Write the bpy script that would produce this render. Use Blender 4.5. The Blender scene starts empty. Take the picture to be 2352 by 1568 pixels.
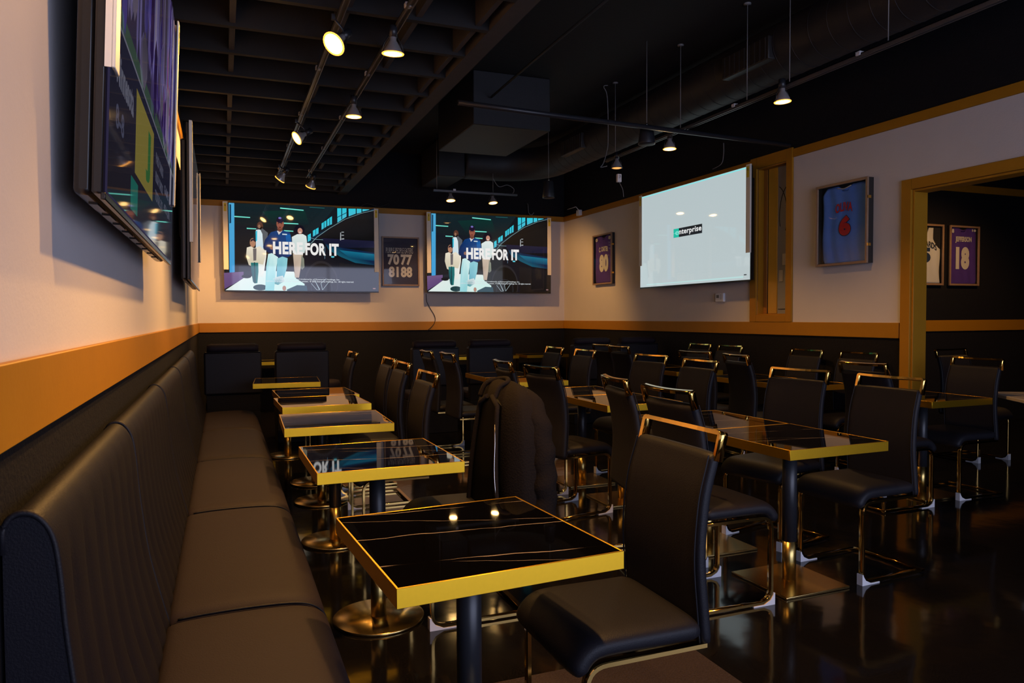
import bpy, bmesh, math, random
from mathutils import Vector, Matrix
random.seed(7)
PI = math.pi
sc = bpy.context.scene
col = sc.collection

# ------------------------------------------------------------------ camera
CAMH = 1.353
W, D, A = 5.404, 11.291, -0.328          # right wall x, back wall y, left wall x (camera at x=0, y=0)
f_px, yaw, pitch, roll = 1686.47, 0.3751, 0.0336, -0.0051
cy_, sy_ = math.cos(yaw), math.sin(yaw)
Fw = Vector((sy_, cy_, 0)); Rt = Vector((cy_, -sy_, 0)); Up = Vector((0, 0, 1))
F2 = Fw * math.cos(pitch) - Up * math.sin(pitch)
U2 = Rt.cross(F2)
R3 = Rt * math.cos(roll) + U2 * math.sin(roll)
U3 = -Rt * math.sin(roll) + U2 * math.cos(roll)
cd = bpy.data.cameras.new('camera'); cam = bpy.data.objects.new('camera', cd); col.objects.link(cam)
cd.sensor_width = 36.0; cd.lens = 36.0 * f_px / 2352.0; cd.clip_start = 0.02
cam.matrix_world = Matrix(((R3.x, U3.x, -F2.x, 0), (R3.y, U3.y, -F2.y, 0), (R3.z, U3.z, -F2.z, CAMH), (0, 0, 0, 1)))
sc.camera = cam
# ------------------------------------------------------------------ view and world (dusk sky through an assumed storefront behind the camera)
sc.view_settings.view_transform = 'Standard'; sc.view_settings.look = 'None'
sc.view_settings.gamma = 1.0; sc.view_settings.exposure = -0.1
try: sc.view_settings.use_curve_mapping = False
except Exception: pass
wd = bpy.data.worlds.new('world'); sc.world = wd; wd.use_nodes = True
wd.node_tree.nodes['Background'].inputs[0].default_value = (0.62, 0.70, 1.0, 1)
wd.node_tree.nodes['Background'].inputs[1].default_value = 1.5
sc.cycles.max_bounces = 8; sc.cycles.glossy_bounces = 5; sc.cycles.diffuse_bounces = 4
sc.cycles.sample_clamp_indirect = 3.0; sc.cycles.use_denoising = True
sc.cycles.caustics_reflective = False; sc.cycles.caustics_refractive = False
LAMPW = 2.15                                 # overall lamp power factor
WARM = (1.0, 0.50, 0.135)

def area_lamp(name, loc, rot, sx, sy, energy, color):
    l = bpy.data.lights.new(name, 'AREA'); l.shape = 'RECTANGLE'; l.size = sx; l.size_y = sy
    l.energy = energy; l.color = color
    o = bpy.data.objects.new(name, l); col.objects.link(o); o.location = loc; o.rotation_euler = rot
    return o
# area lamp added before the unseen, assumed storefront, in place of daylight
area_lamp('daylight_area_lamp', (3.2, -2.35, 1.55), (math.radians(90), 0, 0), 5.8, 2.9, 165, (0.64, 0.70, 1.0))

# ------------------------------------------------------------------ materials
def new_mat(name):
    m = bpy.data.materials.new(name); m.use_nodes = True
    nt = m.node_tree; b = nt.nodes['Principled BSDF']
    return m, nt, b
def pmat(name, c, rough=0.5, metal=0.0, spec=0.5, noise=0.0, nscale=30, bump=0.0, bscale=60, emit=None, estr=0.0, coat=0.0, sheen=0.0):
    m, nt, b = new_mat(name)
    b.inputs['Base Color'].default_value = (*c, 1); b.inputs['Roughness'].default_value = rough
    b.inputs['Metallic'].default_value = metal; b.inputs['Specular IOR Level'].default_value = spec
    b.inputs['Coat Weight'].default_value = coat; b.inputs['Coat Roughness'].default_value = 0.05
    b.inputs['Sheen Weight'].default_value = sheen
    if emit: b.inputs['Emission Color'].default_value = (*emit, 1); b.inputs['Emission Strength'].default_value = estr
    tc = nt.nodes.new('ShaderNodeTexCoord')
    if noise:
        n = nt.nodes.new('ShaderNodeTexNoise'); n.inputs['Scale'].default_value = nscale; n.inputs['Detail'].default_value = 5
        r = nt.nodes.new('ShaderNodeMixRGB'); r.inputs[1].default_value = (*[x * (1 - noise) for x in c], 1)
        r.inputs[2].default_value = (*[min(1, x * (1 + noise)) for x in c], 1)
        nt.links.new(tc.outputs['Object'], n.inputs['Vector']); nt.links.new(n.outputs['Fac'], r.inputs[0]); nt.links.new(r.outputs[0], b.inputs['Base Color'])
    if bump:
        n = nt.nodes.new('ShaderNodeTexNoise'); n.inputs['Scale'].default_value = bscale; n.inputs['Detail'].default_value = 4
        bp = nt.nodes.new('ShaderNodeBump'); bp.inputs['Strength'].default_value = bump; bp.inputs['Distance'].default_value = 0.01
        nt.links.new(tc.outputs['Object'], n.inputs['Vector']); nt.links.new(n.outputs['Fac'], bp.inputs['Height']); nt.links.new(bp.outputs[0], b.inputs['Normal'])
    return m
M = {}
M['paint'] = pmat('wall_paint', (0.66, 0.61, 0.60), 0.75, noise=0.03, nscale=6, bump=0.08, bscale=90)
M['black_wall'] = pmat('black_wall_paint', (0.009, 0.009, 0.012), 0.8, spec=0.2, noise=0.3, nscale=25, bump=0.25, bscale=70)
M['panel'] = pmat('black_wainscot', (0.006, 0.0058, 0.0075), 0.7, spec=0.2, noise=0.3, nscale=40, bump=0.3, bscale=90)
M['trim'] = pmat('ochre_trim_paint', (0.40, 0.178, 0.009), 0.5, spec=0.3, noise=0.06, nscale=8, bump=0.05)
M['black_ceiling'] = pmat('black_ceiling_paint', (0.0045, 0.0042, 0.005), 0.85, noise=0.3, nscale=10, bump=0.2, bscale=30)
M['duct'] = pmat('black_painted_duct', (0.014, 0.0135, 0.016), 0.6, noise=0.25, nscale=12, bump=0.1)
M['joist'] = pmat('dark_joist_paint', (0.008, 0.0065, 0.0065), 0.8, noise=0.3, nscale=9)
M['grey_block'] = pmat('grey_blocking', (0.038, 0.034, 0.037), 0.8, noise=0.2, nscale=15)
M['leather'] = pmat('black_faux_leather', (0.0100, 0.0094, 0.0130), 0.52, spec=0.24, bump=0.12, bscale=260, noise=0.1)
M['leather_lit'] = pmat('bench_leather_lit', (0.0175, 0.0126, 0.0180), 0.62, spec=0.16, bump=0.12, bscale=240, noise=0.1)  # black leather lightened and browned, warm lamp light put into the colour
M['leather_shaded'] = pmat('bench_leather_shaded', (0.0072, 0.0066, 0.0105), 0.5, spec=0.2, bump=0.12, bscale=240)  # same bench leather, darker and bluer to paint in the dimmer back
M['gold'] = pmat('polished_gold', (0.95, 0.58, 0.14), 0.10, metal=1.0)
M['gold_darkened'] = pmat('polished_gold_darkened', (0.58, 0.36, 0.11), 0.10, metal=1.0)  # handle gold darkened, the dark surroundings it mirrors put into the colour
M['sleeve'] = pmat('satin_brass_sleeve', (0.50, 0.36, 0.12), 0.28, metal=1.0)
M['brushed'] = pmat('brushed_gold_edge', (0.95, 0.54, 0.03), 0.36, metal=1.0, noise=0.04, nscale=90)
M['gold_plate'] = pmat('satin_gold_plate', (0.62, 0.44, 0.17), 0.22, metal=1.0)
M['black_metal'] = pmat('black_powder_coat', (0.018, 0.019, 0.024), 0.38, spec=0.5)
M['white_plastic'] = pmat('white_plastic', (0.78, 0.76, 0.78), 0.4)
M['tv_black'] = pmat('glossy_black_plastic', (0.012, 0.011, 0.011), 0.25, noise=0.1)
M['cream_strip'] = pmat('cream_protector_strip', (0.85, 0.80, 0.70), 0.5)
M['yellow_label'] = pmat('yellow_label', (0.85, 0.62, 0.02), 0.5)
M['label_black'] = pmat('black_ink', (0.02, 0.02, 0.02), 0.6)
M['wood_frame'] = pmat('bronze_wood_frame', (0.30, 0.19, 0.12), 0.4, noise=0.2, nscale=20)
M['frame_side'] = pmat('black_frame_side', (0.02, 0.017, 0.016), 0.5)
M['mat_black'] = pmat('black_backing', (0.015, 0.014, 0.02), 0.9)
M['purple'] = pmat('purple_jersey_cloth', (0.085, 0.035, 0.30), 0.8, noise=0.15, nscale=14, bump=0.3, bscale=14)
M['dark_purple'] = pmat('dark_purple_print', (0.022, 0.015, 0.05), 0.6)
M['blue_jersey'] = pmat('powder_blue_jersey_cloth', (0.10, 0.26, 1.0), 0.8, noise=0.12, nscale=9, bump=0.5, bscale=7)
M['white_jersey'] = pmat('white_jersey_cloth', (0.70, 0.70, 0.72), 0.8, bump=0.6, bscale=8)
M['lettering_white'] = pmat('white_lettering', (0.74, 0.70, 0.68), 0.7)
M['lettering_red'] = pmat('red_lettering', (0.62, 0.02, 0.03), 0.7)
M['lettering_navy'] = pmat('navy_lettering', (0.01, 0.03, 0.10), 0.7)
M['lettering_black'] = pmat('black_lettering', (0.03, 0.03, 0.04), 0.7)
M['cord'] = pmat('grey_cord', (0.22, 0.21, 0.21), 0.6)
M['black_cord'] = pmat('black_cord', (0.02, 0.02, 0.02), 0.6)
M['track'] = pmat('track_metal', (0.16, 0.155, 0.16), 0.35, metal=0.6)
M['lamp_body'] = pmat('lamp_silver_neck', (0.45, 0.42, 0.42), 0.35, metal=0.5)
M['lens'] = pmat('lit_lamp_lens', (1, 0.8, 0.5), 0.4, emit=(1.0, 0.60, 0.20), estr=70)
M['lens_dim'] = pmat('dim_lamp_lens', (0.9, 0.6, 0.3), 0.4, emit=(1.0, 0.42, 0.10), estr=1.2)
M['rim_glow'] = pmat('amber_lamp_rim', (1, 0.5, 0.15), 0.4, emit=(1.0, 0.40, 0.05), estr=2.6)
M['jacket'] = pmat('black_jacket_cloth', (0.0105, 0.0078, 0.0072), 0.9, spec=0.15, bump=0.3, bscale=120)
M['lining'] = pmat('dark_jacket_lining', (0.0015, 0.0015, 0.0018), 0.6, spec=0.1)
M['zip'] = pmat('silver_zip', (0.7, 0.68, 0.65), 0.25, metal=1.0)
M['brown_jamb'] = pmat('brown_varnish', (0.42, 0.17, 0.03), 0.4)
M['olive_jamb'] = pmat('ochre_varnish', (0.60, 0.34, 0.04), 0.4)
M['frost'] = pmat('frosted_grey_glass', (0.30, 0.31, 0.36), 0.35)
M['paper'] = pmat('white_paper_card', (0.55, 0.54, 0.56), 0.7)
M['thermo'] = pmat('white_device_plastic', (0.75, 0.75, 0.76), 0.4)
M['lcd'] = pmat('grey_lcd', (0.12, 0.13, 0.12), 0.3)
M['reflection_top'] = pmat('pale_reflection_top', (0.55, 0.49, 0.42), 0.3)  # lit wall mirrored in the table top, put into its base colour
def floor_mat():
    m, nt, b = new_mat('glossy_black_epoxy')
    tc = nt.nodes.new('ShaderNodeTexCoord')
    n = nt.nodes.new('ShaderNodeTexNoise'); n.inputs['Scale'].default_value = 190; n.inputs['Detail'].default_value = 3
    cr = nt.nodes.new('ShaderNodeValToRGB'); cr.color_ramp.elements[0].position = 0.42; cr.color_ramp.elements[0].color = (0.003, 0.0028, 0.003, 1)
    cr.color_ramp.elements[1].position = 0.75; cr.color_ramp.elements[1].color = (0.016, 0.013, 0.012, 1)
    n2 = nt.nodes.new('ShaderNodeTexNoise'); n2.inputs['Scale'].default_value = 2.5; n2.inputs['Detail'].default_value = 3
    bp = nt.nodes.new('ShaderNodeBump'); bp.inputs['Strength'].default_value = 0.10; bp.inputs['Distance'].default_value = 0.02
    nt.links.new(tc.outputs['Object'], n.inputs['Vector']); nt.links.new(n.outputs['Fac'], cr.inputs[0]); nt.links.new(cr.outputs[0], b.inputs['Base Color'])
    nt.links.new(tc.outputs['Object'], n2.inputs['Vector']); nt.links.new(n2.outputs['Fac'], bp.inputs['Height']); nt.links.new(bp.outputs[0], b.inputs['Normal'])
    b.inputs['Roughness'].default_value = 0.09; b.inputs['Specular IOR Level'].default_value = 0.5
    return m
M['floor'] = floor_mat()
def marble():
    m, nt, b = new_mat('black_gold_vein_marble')
    N, L = nt.nodes.new, nt.links.new
    tc = N('ShaderNodeTexCoord'); oi = N('ShaderNodeObjectInfo')
    add = N('ShaderNodeVectorMath'); add.operation = 'MULTIPLY_ADD'
    L(oi.outputs['Location'], add.inputs[0]); add.inputs[1].default_value = (1.7, 2.3, 0); L(tc.outputs['Object'], add.inputs[2])
    mp = N('ShaderNodeMapping'); mp.inputs['Scale'].default_value = (1, 1.5, 1); mp.inputs['Rotation'].default_value = (0, 0, 0.12); L(add.outputs[0], mp.inputs[0])
    col_ = None
    sep = N('ShaderNodeSeparateXYZ'); L(mp.outputs[0], sep.inputs[0])
    def mth(op, a, b):
        n = N('ShaderNodeMath'); n.operation = op
        for k_, v_ in ((0, a), (1, b)):
            if v_ is None: continue
            if isinstance(v_, (int, float)): n.inputs[k_].default_value = v_
            else: L(v_, n.inputs[k_])
        return n.outputs[0]
    for (slope, freq, amp, nsc, wid, br, ofs) in ((0.10, 2.6, 0.22, 1.6, 0.012, 0.50, 0.30), (0.42, 1.7, 0.35, 1.3, 0.005, 0.30, 0.05)):
        nz = N('ShaderNodeTexNoise'); nz.inputs['Scale'].default_value = nsc; nz.inputs['Detail'].default_value = 4.0; nz.inputs['Roughness'].default_value = 0.55; L(mp.outputs[0], nz.inputs['Vector'])
        v = mth('ADD', mth('ADD', sep.outputs[1], mth('MULTIPLY', sep.outputs[0], slope)), mth('MULTIPLY', nz.outputs['Fac'], amp))
        v = mth('ABSOLUTE', mth('SUBTRACT', mth('FRACT', mth('ADD', mth('MULTIPLY', v, freq), ofs), None), 0.5), None)
        brk = N('ShaderNodeTexNoise'); brk.inputs['Scale'].default_value = 4.5; L(mp.outputs[0], brk.inputs['Vector'])
        v = mth('ADD', v, mth('MULTIPLY', mth('MAXIMUM', mth('SUBTRACT', brk.outputs['Fac'], 0.52), 0.0), 0.08))
        cr = N('ShaderNodeValToRGB'); cr.color_ramp.elements[0].position = 0; cr.color_ramp.elements[0].color = (br, br * 0.80, br * 0.68, 1)
        cr.color_ramp.elements[1].position = wid; cr.color_ramp.elements[1].color = (0, 0, 0, 1); L(v, cr.inputs[0])
        if col_ is None: col_ = cr.outputs[0]
        else:
            a2 = N('ShaderNodeMixRGB'); a2.blend_type = 'ADD'; a2.inputs[0].default_value = 1; L(col_, a2.inputs[1]); L(cr.outputs[0], a2.inputs[2]); col_ = a2.outputs[0]
    a3 = N('ShaderNodeMixRGB'); a3.blend_type = 'ADD'; a3.inputs[0].default_value = 1; a3.inputs[1].default_value = (0.0018, 0.0015, 0.0018, 1); L(col_, a3.inputs[2])
    L(a3.outputs[0], b.inputs['Base Color']); b.inputs['Roughness'].default_value = 0.025; b.inputs['Specular IOR Level'].default_value = 0.55
    return m
M['marble'] = marble()
def screen_mat():
    m, nt, b = new_mat('lit_screen_picture')
    at = nt.nodes.new('ShaderNodeVertexColor'); at.layer_name = 'pic'
    b.inputs['Base Color'].default_value = (0.01, 0.01, 0.01, 1); b.inputs['Roughness'].default_value = 0.035; b.inputs['Specular IOR Level'].default_value = 0.5
    nt.links.new(at.outputs['Color'], b.inputs['Emission Color']); b.inputs['Emission Strength'].default_value = 1.0
    return m
M['screen'] = screen_mat()
def glass_mat():
    m, nt, b = new_mat('clear_glass')
    nt.nodes.remove(b); out = nt.nodes['Material Output']
    tr = nt.nodes.new('ShaderNodeBsdfTransparent'); tr.inputs[0].default_value = (0.96, 0.97, 0.97, 1)
    gl = nt.nodes.new('ShaderNodeBsdfGlossy'); gl.inputs['Roughness'].default_value = 0.02
    fr0 = nt.nodes.new('ShaderNodeFresnel'); fr0.inputs[0].default_value = 1.4; ge = nt.nodes.new('ShaderNodeNewGeometry'); fr = nt.nodes.new('ShaderNodeMath'); fr.operation = 'MULTIPLY'; inv = nt.nodes.new('ShaderNodeMath'); inv.operation = 'SUBTRACT'; inv.inputs[0].default_value = 1; nt.links.new(ge.outputs['Backfacing'], inv.inputs[1]); nt.links.new(inv.outputs[0], fr.inputs[1]); nt.links.new(fr0.outputs[0], fr.inputs[0])
    mx = nt.nodes.new('ShaderNodeMixShader'); nt.links.new(fr.outputs[0], mx.inputs[0]); nt.links.new(tr.outputs[0], mx.inputs[1]); nt.links.new(gl.outputs[0], mx.inputs[2])
    nt.links.new(mx.outputs[0], out.inputs['Surface'])
    return m
M['glass'] = glass_mat()

# ------------------------------------------------------------------ mesh helpers
class MB:
    def __init__(s): s.bm = bmesh.new(); s.mats = []; s.mi = 0
    def mat(s, m):
        if m not in s.mats: s.mats.append(m)
        s.mi = s.mats.index(m); return s
    def face(s, vs, smooth=False):
        try: f = s.bm.faces.new(vs)
        except ValueError: return None
        f.material_index = s.mi; f.smooth = smooth; return f
    def box(s, x0, x1, y0, y1, z0, z1, bev=0.0, seg=2):
        v = [s.bm.verts.new((x, y, z)) for x in (x0, x1) for y in (y0, y1) for z in (z0, z1)]
        fs = [s.face([v[i] for i in q]) for q in ((0, 1, 3, 2), (4, 6, 7, 5), (0, 4, 5, 1), (2, 3, 7, 6), (0, 2, 6, 4), (1, 5, 7, 3))]
        if bev:
            es = list({e for f in fs for e in f.edges})
            r = bmesh.ops.bevel(s.bm, geom=es, offset=bev, segments=seg, affect='EDGES', profile=0.5)
            for f in r['faces']: f.material_index = s.mi; f.smooth = True
        return s
    def lathe(s, prof, c=(0, 0, 0), n=28, axis=None, smooth=True):
        """prof: (radius, height) pairs turned round z (or round the unit vector axis) through c"""
        q = Vector((0, 0, 1)).rotation_difference(Vector(axis)) if axis else None
        rings = []
        for r, h in prof:
            if r < 1e-6: p = Vector((0, 0, h)); p = q @ p if q else p; rings.append([s.bm.verts.new(p + Vector(c))]); continue
            ring = []
            for i in range(n):
                a = 2 * PI * i / n; p = Vector((r * math.cos(a), r * math.sin(a), h)); p = q @ p if q else p
                ring.append(s.bm.verts.new(p + Vector(c)))
            rings.append(ring)
        for a, b in zip(rings, rings[1:]):
            if len(a) == 1 and len(b) == 1: continue
            for i in range(n):
                j = (i + 1) % n
                if len(a) == 1: s.face([a[0], b[j], b[i]], smooth)
                elif len(b) == 1: s.face([a[i], a[j], b[0]], smooth)
                else: s.face([a[i], a[j], b[j], b[i]], smooth)
        return s
    def tube(s, pts, r, n=8, closed_ends=True):
        pts = [Vector(p) for p in pts]; rings = []
        up = Vector((0, 0, 1))
        for i, p in enumerate(pts):
            t = (pts[min(i + 1, len(pts) - 1)] - pts[max(i - 1, 0)]).normalized()
            if abs(t.dot(up)) > 0.95: up = Vector((1, 0, 0)) if abs(t.x) < 0.9 else Vector((0, 1, 0))
            u = t.cross(up).normalized(); v = u.cross(t); up = v
            rings.append([s.bm.verts.new(p + (u * math.cos(2 * PI * k / n) + v * math.sin(2 * PI * k / n)) * r) for k in range(n)])
        for a, b in zip(rings, rings[1:]):
            for i in range(n): s.face([a[i], a[(i + 1) % n], b[(i + 1) % n], b[i]], True)
        if closed_ends: s.face(rings[0][::-1]); s.face(rings[-1])
        return s
    def ribbon(s, path, t, y0, y1, plane='xz', bow=None):
        """a flat bar of thickness t bent along a path in one plane, its width running along the third axis"""
        n = len(path); L, R = [], []
        for i, (a, b) in enumerate(path):
            pa = path[max(i - 1, 0)]; pb = path[min(i + 1, n - 1)]
            dx, dz = pb[0] - pa[0], pb[1] - pa[1]; l = math.hypot(dx, dz) or 1; nx, nz = -dz / l, dx / l
            L.append((a + nx * t / 2, b + nz * t / 2)); R.append((a - nx * t / 2, b - nz * t / 2))
        def P(a, w, b):
            if plane == 'xz': return (a, w, b)
            x = w + (bow(a) if bow else 0); return (x, a, b)
        V = [[s.bm.verts.new(P(p[0], w, p[1])) for p in side] for side in (L, R) for w in (y0, y1)]
        l0, l1, r0, r1 = V
        for i in range(n - 1):
            sm = True
            s.face([l0[i], l0[i + 1], l1[i + 1], l1[i]], sm); s.face([r0[i], r1[i], r1[i + 1], r0[i + 1]], sm)
            s.face([l0[i], r0[i], r0[i + 1], l0[i + 1]]); s.face([l1[i], l1[i + 1], r1[i + 1], r1[i]])
        s.face([l0[0], l1[0], r1[0], r0[0]]); s.face([l0[-1], r0[-1], r1[-1], l1[-1]])
        return s
    def pad(s, path, w, t, ex=5.0, n=24, bow=0.0, endr=0.02, taper=None):
        """a stuffed pad: superellipse section (width w along y, thickness t) lofted along a path in xz"""
        pts = [Vector((p[0], 0, p[1])) for p in path]; N = len(pts); rings = []
        # cumulative length for the rounded ends
        cum = [0]
        for a, b in zip(pts, pts[1:]): cum.append(cum[-1] + (b - a).length)
        tot = cum[-1]
        for i, p in enumerate(pts):
            tg = (pts[min(i + 1, N - 1)] - pts[max(i - 1, 0)]).normalized(); nm = Vector((-tg.z, 0, tg.x))
            d = min(cum[i], tot - cum[i]); k = 1.0 if d >= endr else math.sqrt(max(0.0, 1 - (1 - d / endr) ** 2))
            k = max(k, 0.12); ww = w / 2 * (taper(cum[i] / tot) if taper else 1)
            ring = []
            for j in range(n):
                a = 2 * PI * (j + 0.5) / n; c, q = math.cos(a), math.sin(a)
                yy = ww * abs(c) ** (2 / ex) * (1 if c > 0 else -1) * (1 - (1 - k) * endr / ww)
                hh = t / 2 * abs(q) ** (2 / 2.6) * (1 if q > 0 else -1) * k
                b_ = -bow * (1 - (yy / (w / 2)) ** 2)
                v = p + nm * hh + Vector((b_, yy, 0)); ring.append(s.bm.verts.new(v))
            rings.append(ring)
        for a, b in zip(rings, rings[1:]):
            for j in range(n): s.face([a[j], a[(j + 1) % n], b[(j + 1) % n], b[j]], True)
        s.face(rings[0][::-1], True); s.face(rings[-1], True)
        return s
    def data(s, name):
        bmesh.ops.recalc_face_normals(s.bm, faces=s.bm.faces[:])
        me = bpy.data.meshes.new(name); s.bm.to_mesh(me); s.bm.free()
        for m in s.mats: me.materials.append(m)
        return me
    def build(s, name, parent=None, loc=None):
        o = bpy.data.objects.new(name, s.data(name)); col.objects.link(o)
        if loc: o.location = loc
        if parent: o.parent = parent
        return o
def mb(m): return MB().mat(M[m])
def crom(pts, k=6):
    out = []; P = [pts[0]] + list(pts) + [pts[-1]]
    for i in range(1, len(P) - 2):
        p0, p1, p2, p3 = P[i - 1:i + 3]
        for j in range(k):
            t = j / k
            out.append(tuple(0.5 * ((2 * b) + (c - a) * t + (2 * a - 5 * b + 4 * c - d) * t * t + (-a + 3 * b - 3 * c + d) * t ** 3) for a, b, c, d in zip(p0, p1, p2, p3)))
    out.append(tuple(pts[-1])); return out
def rounded(pts, r, k=5):
    """polyline with its inner corners rounded"""
    out = [pts[0]]
    for i in range(1, len(pts) - 1):
        a, b, c = (Vector((*pts[i - 1], 0)), Vector((*pts[i], 0)), Vector((*pts[i + 1], 0)))
        u = (a - b).normalized(); v = (c - b).normalized(); rr = min(r, (a - b).length / 2, (c - b).length / 2)
        p, q = b + u * rr, b + v * rr
        for j in range(k + 1):
            t = j / k; m = p * (1 - t) ** 2 + b * 2 * t * (1 - t) + q * t * t; out.append((m.x, m.y))
    out.append(pts[-1]); return out
def thing(name, label, cat, loc=(0, 0, 0), rz=0.0, group=None, kind=None):
    o = bpy.data.objects.new(name, None); col.objects.link(o); o.empty_display_size = 0.1
    o.location = loc; o.rotation_euler = (0, 0, rz); o['label'] = label; o['category'] = cat
    if group: o['group'] = group
    if kind: o['kind'] = kind
    return o
def tag(o, label, cat, group=None, kind=None):
    o['label'] = label; o['category'] = cat
    if group: o['group'] = group
    if kind: o['kind'] = kind
    return o
def struct(o, label=None):
    o['kind'] = 'structure'
    if label: o['label'] = label
    return o
def dup(root, loc, rz, label, group=None):
    r = root.copy(); col.objects.link(r); r.location = loc; r.rotation_euler = (0, 0, rz); r['label'] = label
    if group: r['group'] = group
    for ch in list(root.children):
        c = ch.copy(); col.objects.link(c); c.parent = r
        for g in list(ch.children):
            d = g.copy(); col.objects.link(d); d.parent = c
    return r
_tc = {}
def text_faces(txt, bold=0.02):
    """outline font glyphs as 2-D triangles in the unit box"""
    k = (txt, bold)
    if k in _tc: return _tc[k]
    cu = bpy.data.curves.new('t', 'FONT'); cu.body = txt; cu.size = 1.0; cu.offset = bold; cu.resolution_u = 4; cu.space_character = 1.06 if bold > 0.015 else 1.0
    o = bpy.data.objects.new('t', cu); col.objects.link(o)
    dg = bpy.context.evaluated_depsgraph_get(); me = bpy.data.meshes.new_from_object(o.evaluated_get(dg))
    vs = [(v.co.x, v.co.y) for v in me.vertices]; fs = [list(p.vertices) for p in me.polygons]
    bpy.data.objects.remove(o); bpy.data.curves.remove(cu); bpy.data.meshes.remove(me)
    x0 = min(v[0] for v in vs); x1 = max(v[0] for v in vs); y0 = min(v[1] for v in vs); y1 = max(v[1] for v in vs)
    vs = [((a - x0) / (x1 - x0), (b - y0) / (y1 - y0)) for a, b in vs]
    _tc[k] = (vs, fs); return _tc[k]
def put_text(m, txt, fn, bold=0.02, th=0.0):
    """fn maps the unit box to 3-D"""
    vs, fs = text_faces(txt, bold); V = [m.bm.verts.new(fn(a, b)) for a, b in vs]
    for f in fs: m.face([V[i] for i in f])

# ------------------------------------------------------------------ the room
Z1, Z2, Z3, Z4, ZC = 1.151, 1.285, 2.95, 3.034, 3.9
YB = -2.4; XR = 12.0
struct(mb('floor').box(A - 0.1, XR, YB - 0.1, D + 0.1, -0.1, 0).build('floor'), 'glossy black epoxy floor mirroring chairs and tables')
struct(mb('black_ceiling').box(A - 0.1, XR, YB - 0.1, D + 0.1, ZC, ZC + 0.1).build('ceiling'), 'black painted ceiling deck')
def wall_x(m, x0, x1, y0, y1):
    m.mat(M['panel']).box(x0, x1, y0, y1, 0, Z1); m.mat(M['paint']).box(x0, x1, y0, y1, Z1, Z3 + 0.02); m.mat(M['black_wall']).box(x0, x1, y0, y1, Z3 + 0.02, ZC)
w = MB(); wall_x(w, A - 0.1, A, YB, D + 0.1); struct(w.build('wall_left'), 'off-white wall with black wainscot below, black above, behind the long bench')
w = MB(); wall_x(w, A, W + 0.14, D, D + 0.1); struct(w.build('wall_back'), 'far wall with two lit screens, off-white over black')
# right wall with the narrow window (y 6.0-6.45) and the wide opening (y 2.5-4.53)
OY0, OY1, OZ = 1.9, 4.53, 2.40
WY0, WY1, WZ0, WZ1 = 6.0, 6.45, 1.36, 2.93
w = MB(); T_ = 0.14
for (y0, y1) in ((OY1, WY0), (WY1, D), (YB, OY0)): wall_x(w, W, W + T_, y0, y1)
w.mat(M['panel']).box(W, W + T_, WY0, WY1, 0, Z1); w.mat(M['paint']).box(W, W + T_, WY0, WY1, Z1, WZ0)
w.mat(M['black_wall']).box(W, W + T_, WY0, WY1, Z3, ZC)
w.mat(M['paint']).box(W, W + T_, WY0, WY1, WZ1, Z3)
w.mat(M['paint']).box(W, W + T_, OY0, OY1, OZ, Z3 + 0.02); w.mat(M['black_wall']).box(W, W + T_, OY0, OY1, Z3 + 0.02, ZC)
struct(w.build('wall_right'), 'right wall with a wide opening and a narrow window, off-white over black')
# wall behind the camera: assumed storefront, open between mullions
w = mb('black_wall')
w.box(A - 0.1, XR, YB - 0.1, YB, 0, 0.5); w.box(A - 0.1, XR, YB - 0.1, YB, 3.0, ZC)
for x0, x1 in ((A - 0.1, 0.5), (3.2, 3.3), (6.2, XR)): w.box(x0, x1, YB - 0.1, YB, 0.5, 3.0)
struct(w.build('wall_behind'))
# the other room through the opening
w = MB(); wm = M['black_wall']
w.mat(wm).box(W + T_, XR, 6.4, 6.5, 0, ZC); struct(w.build('wall_far'), 'black wall of the next room with two framed jerseys')
struct(mb('black_wall').box(XR - 0.1, XR, YB, 6.4, 0, ZC).build('wall_east'))
# trims
def trim(n, m, parts, label=None):
    o = MB().mat(M[m])
    for p in parts: o.box(*p, bev=0.003, seg=1)
    return struct(o.build('trim_%d' % n), label)
TT = 0.018
trim(1, 'trim', [(A, A + TT, YB, D, Z1, Z2)], 'ochre chair rail along the left wall')
trim(2, 'trim', [(A + TT, W - TT, D - TT, D, Z1, Z2)], 'ochre chair rail along the far wall')
trim(3, 'trim', [(W - TT, W, 4.64, D, Z1, Z2), (W - TT, W, YB, OY0 - 0.1, Z1, Z2)], 'ochre chair rail along the right wall')
trim(4, 'trim', [(A, A + TT, YB, D, Z3, Z4)], 'ochre upper rail along the left wall')
trim(5, 'trim', [(A + TT, W - TT, D - TT, D, Z3, Z4)], 'ochre upper rail along the far wall')
trim(6, 'trim', [(W - TT, W, 6.55, D, Z3, Z4), (W - TT, W, YB, 5.925, Z3, Z4)], 'ochre upper rail along the right wall')
trim(7, 'trim', [(W - 0.024, W, OY1, OY1 + 0.095, 0, OZ + 0.09), (W - 0.024, W, OY0 - 0.095, OY0, 0, OZ + 0.09), (W - 0.024, W, OY0, OY1, OZ, OZ + 0.09)], 'wide ochre casing round the opening')
trim(8, 'trim', [(W - 0.004, W + T_ + 0.01, OY1 - 0.02, OY1, 0, OZ), (W - 0.004, W + T_ + 0.01, OY0, OY0 + 0.02, 0, OZ), (W - 0.004, W + T_ + 0.01, OY0 + 0.02, OY1 - 0.02, OZ - 0.02, OZ)], 'ochre jamb boards inside the opening')
trim(9, 'trim', [(W + T_, XR - 0.1, 6.38, 6.4, Z1, Z2), (W + T_, XR - 0.1, 6.38, 6.4, 2.85, 2.94)], 'ochre rails on the black wall of the next room')
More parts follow.
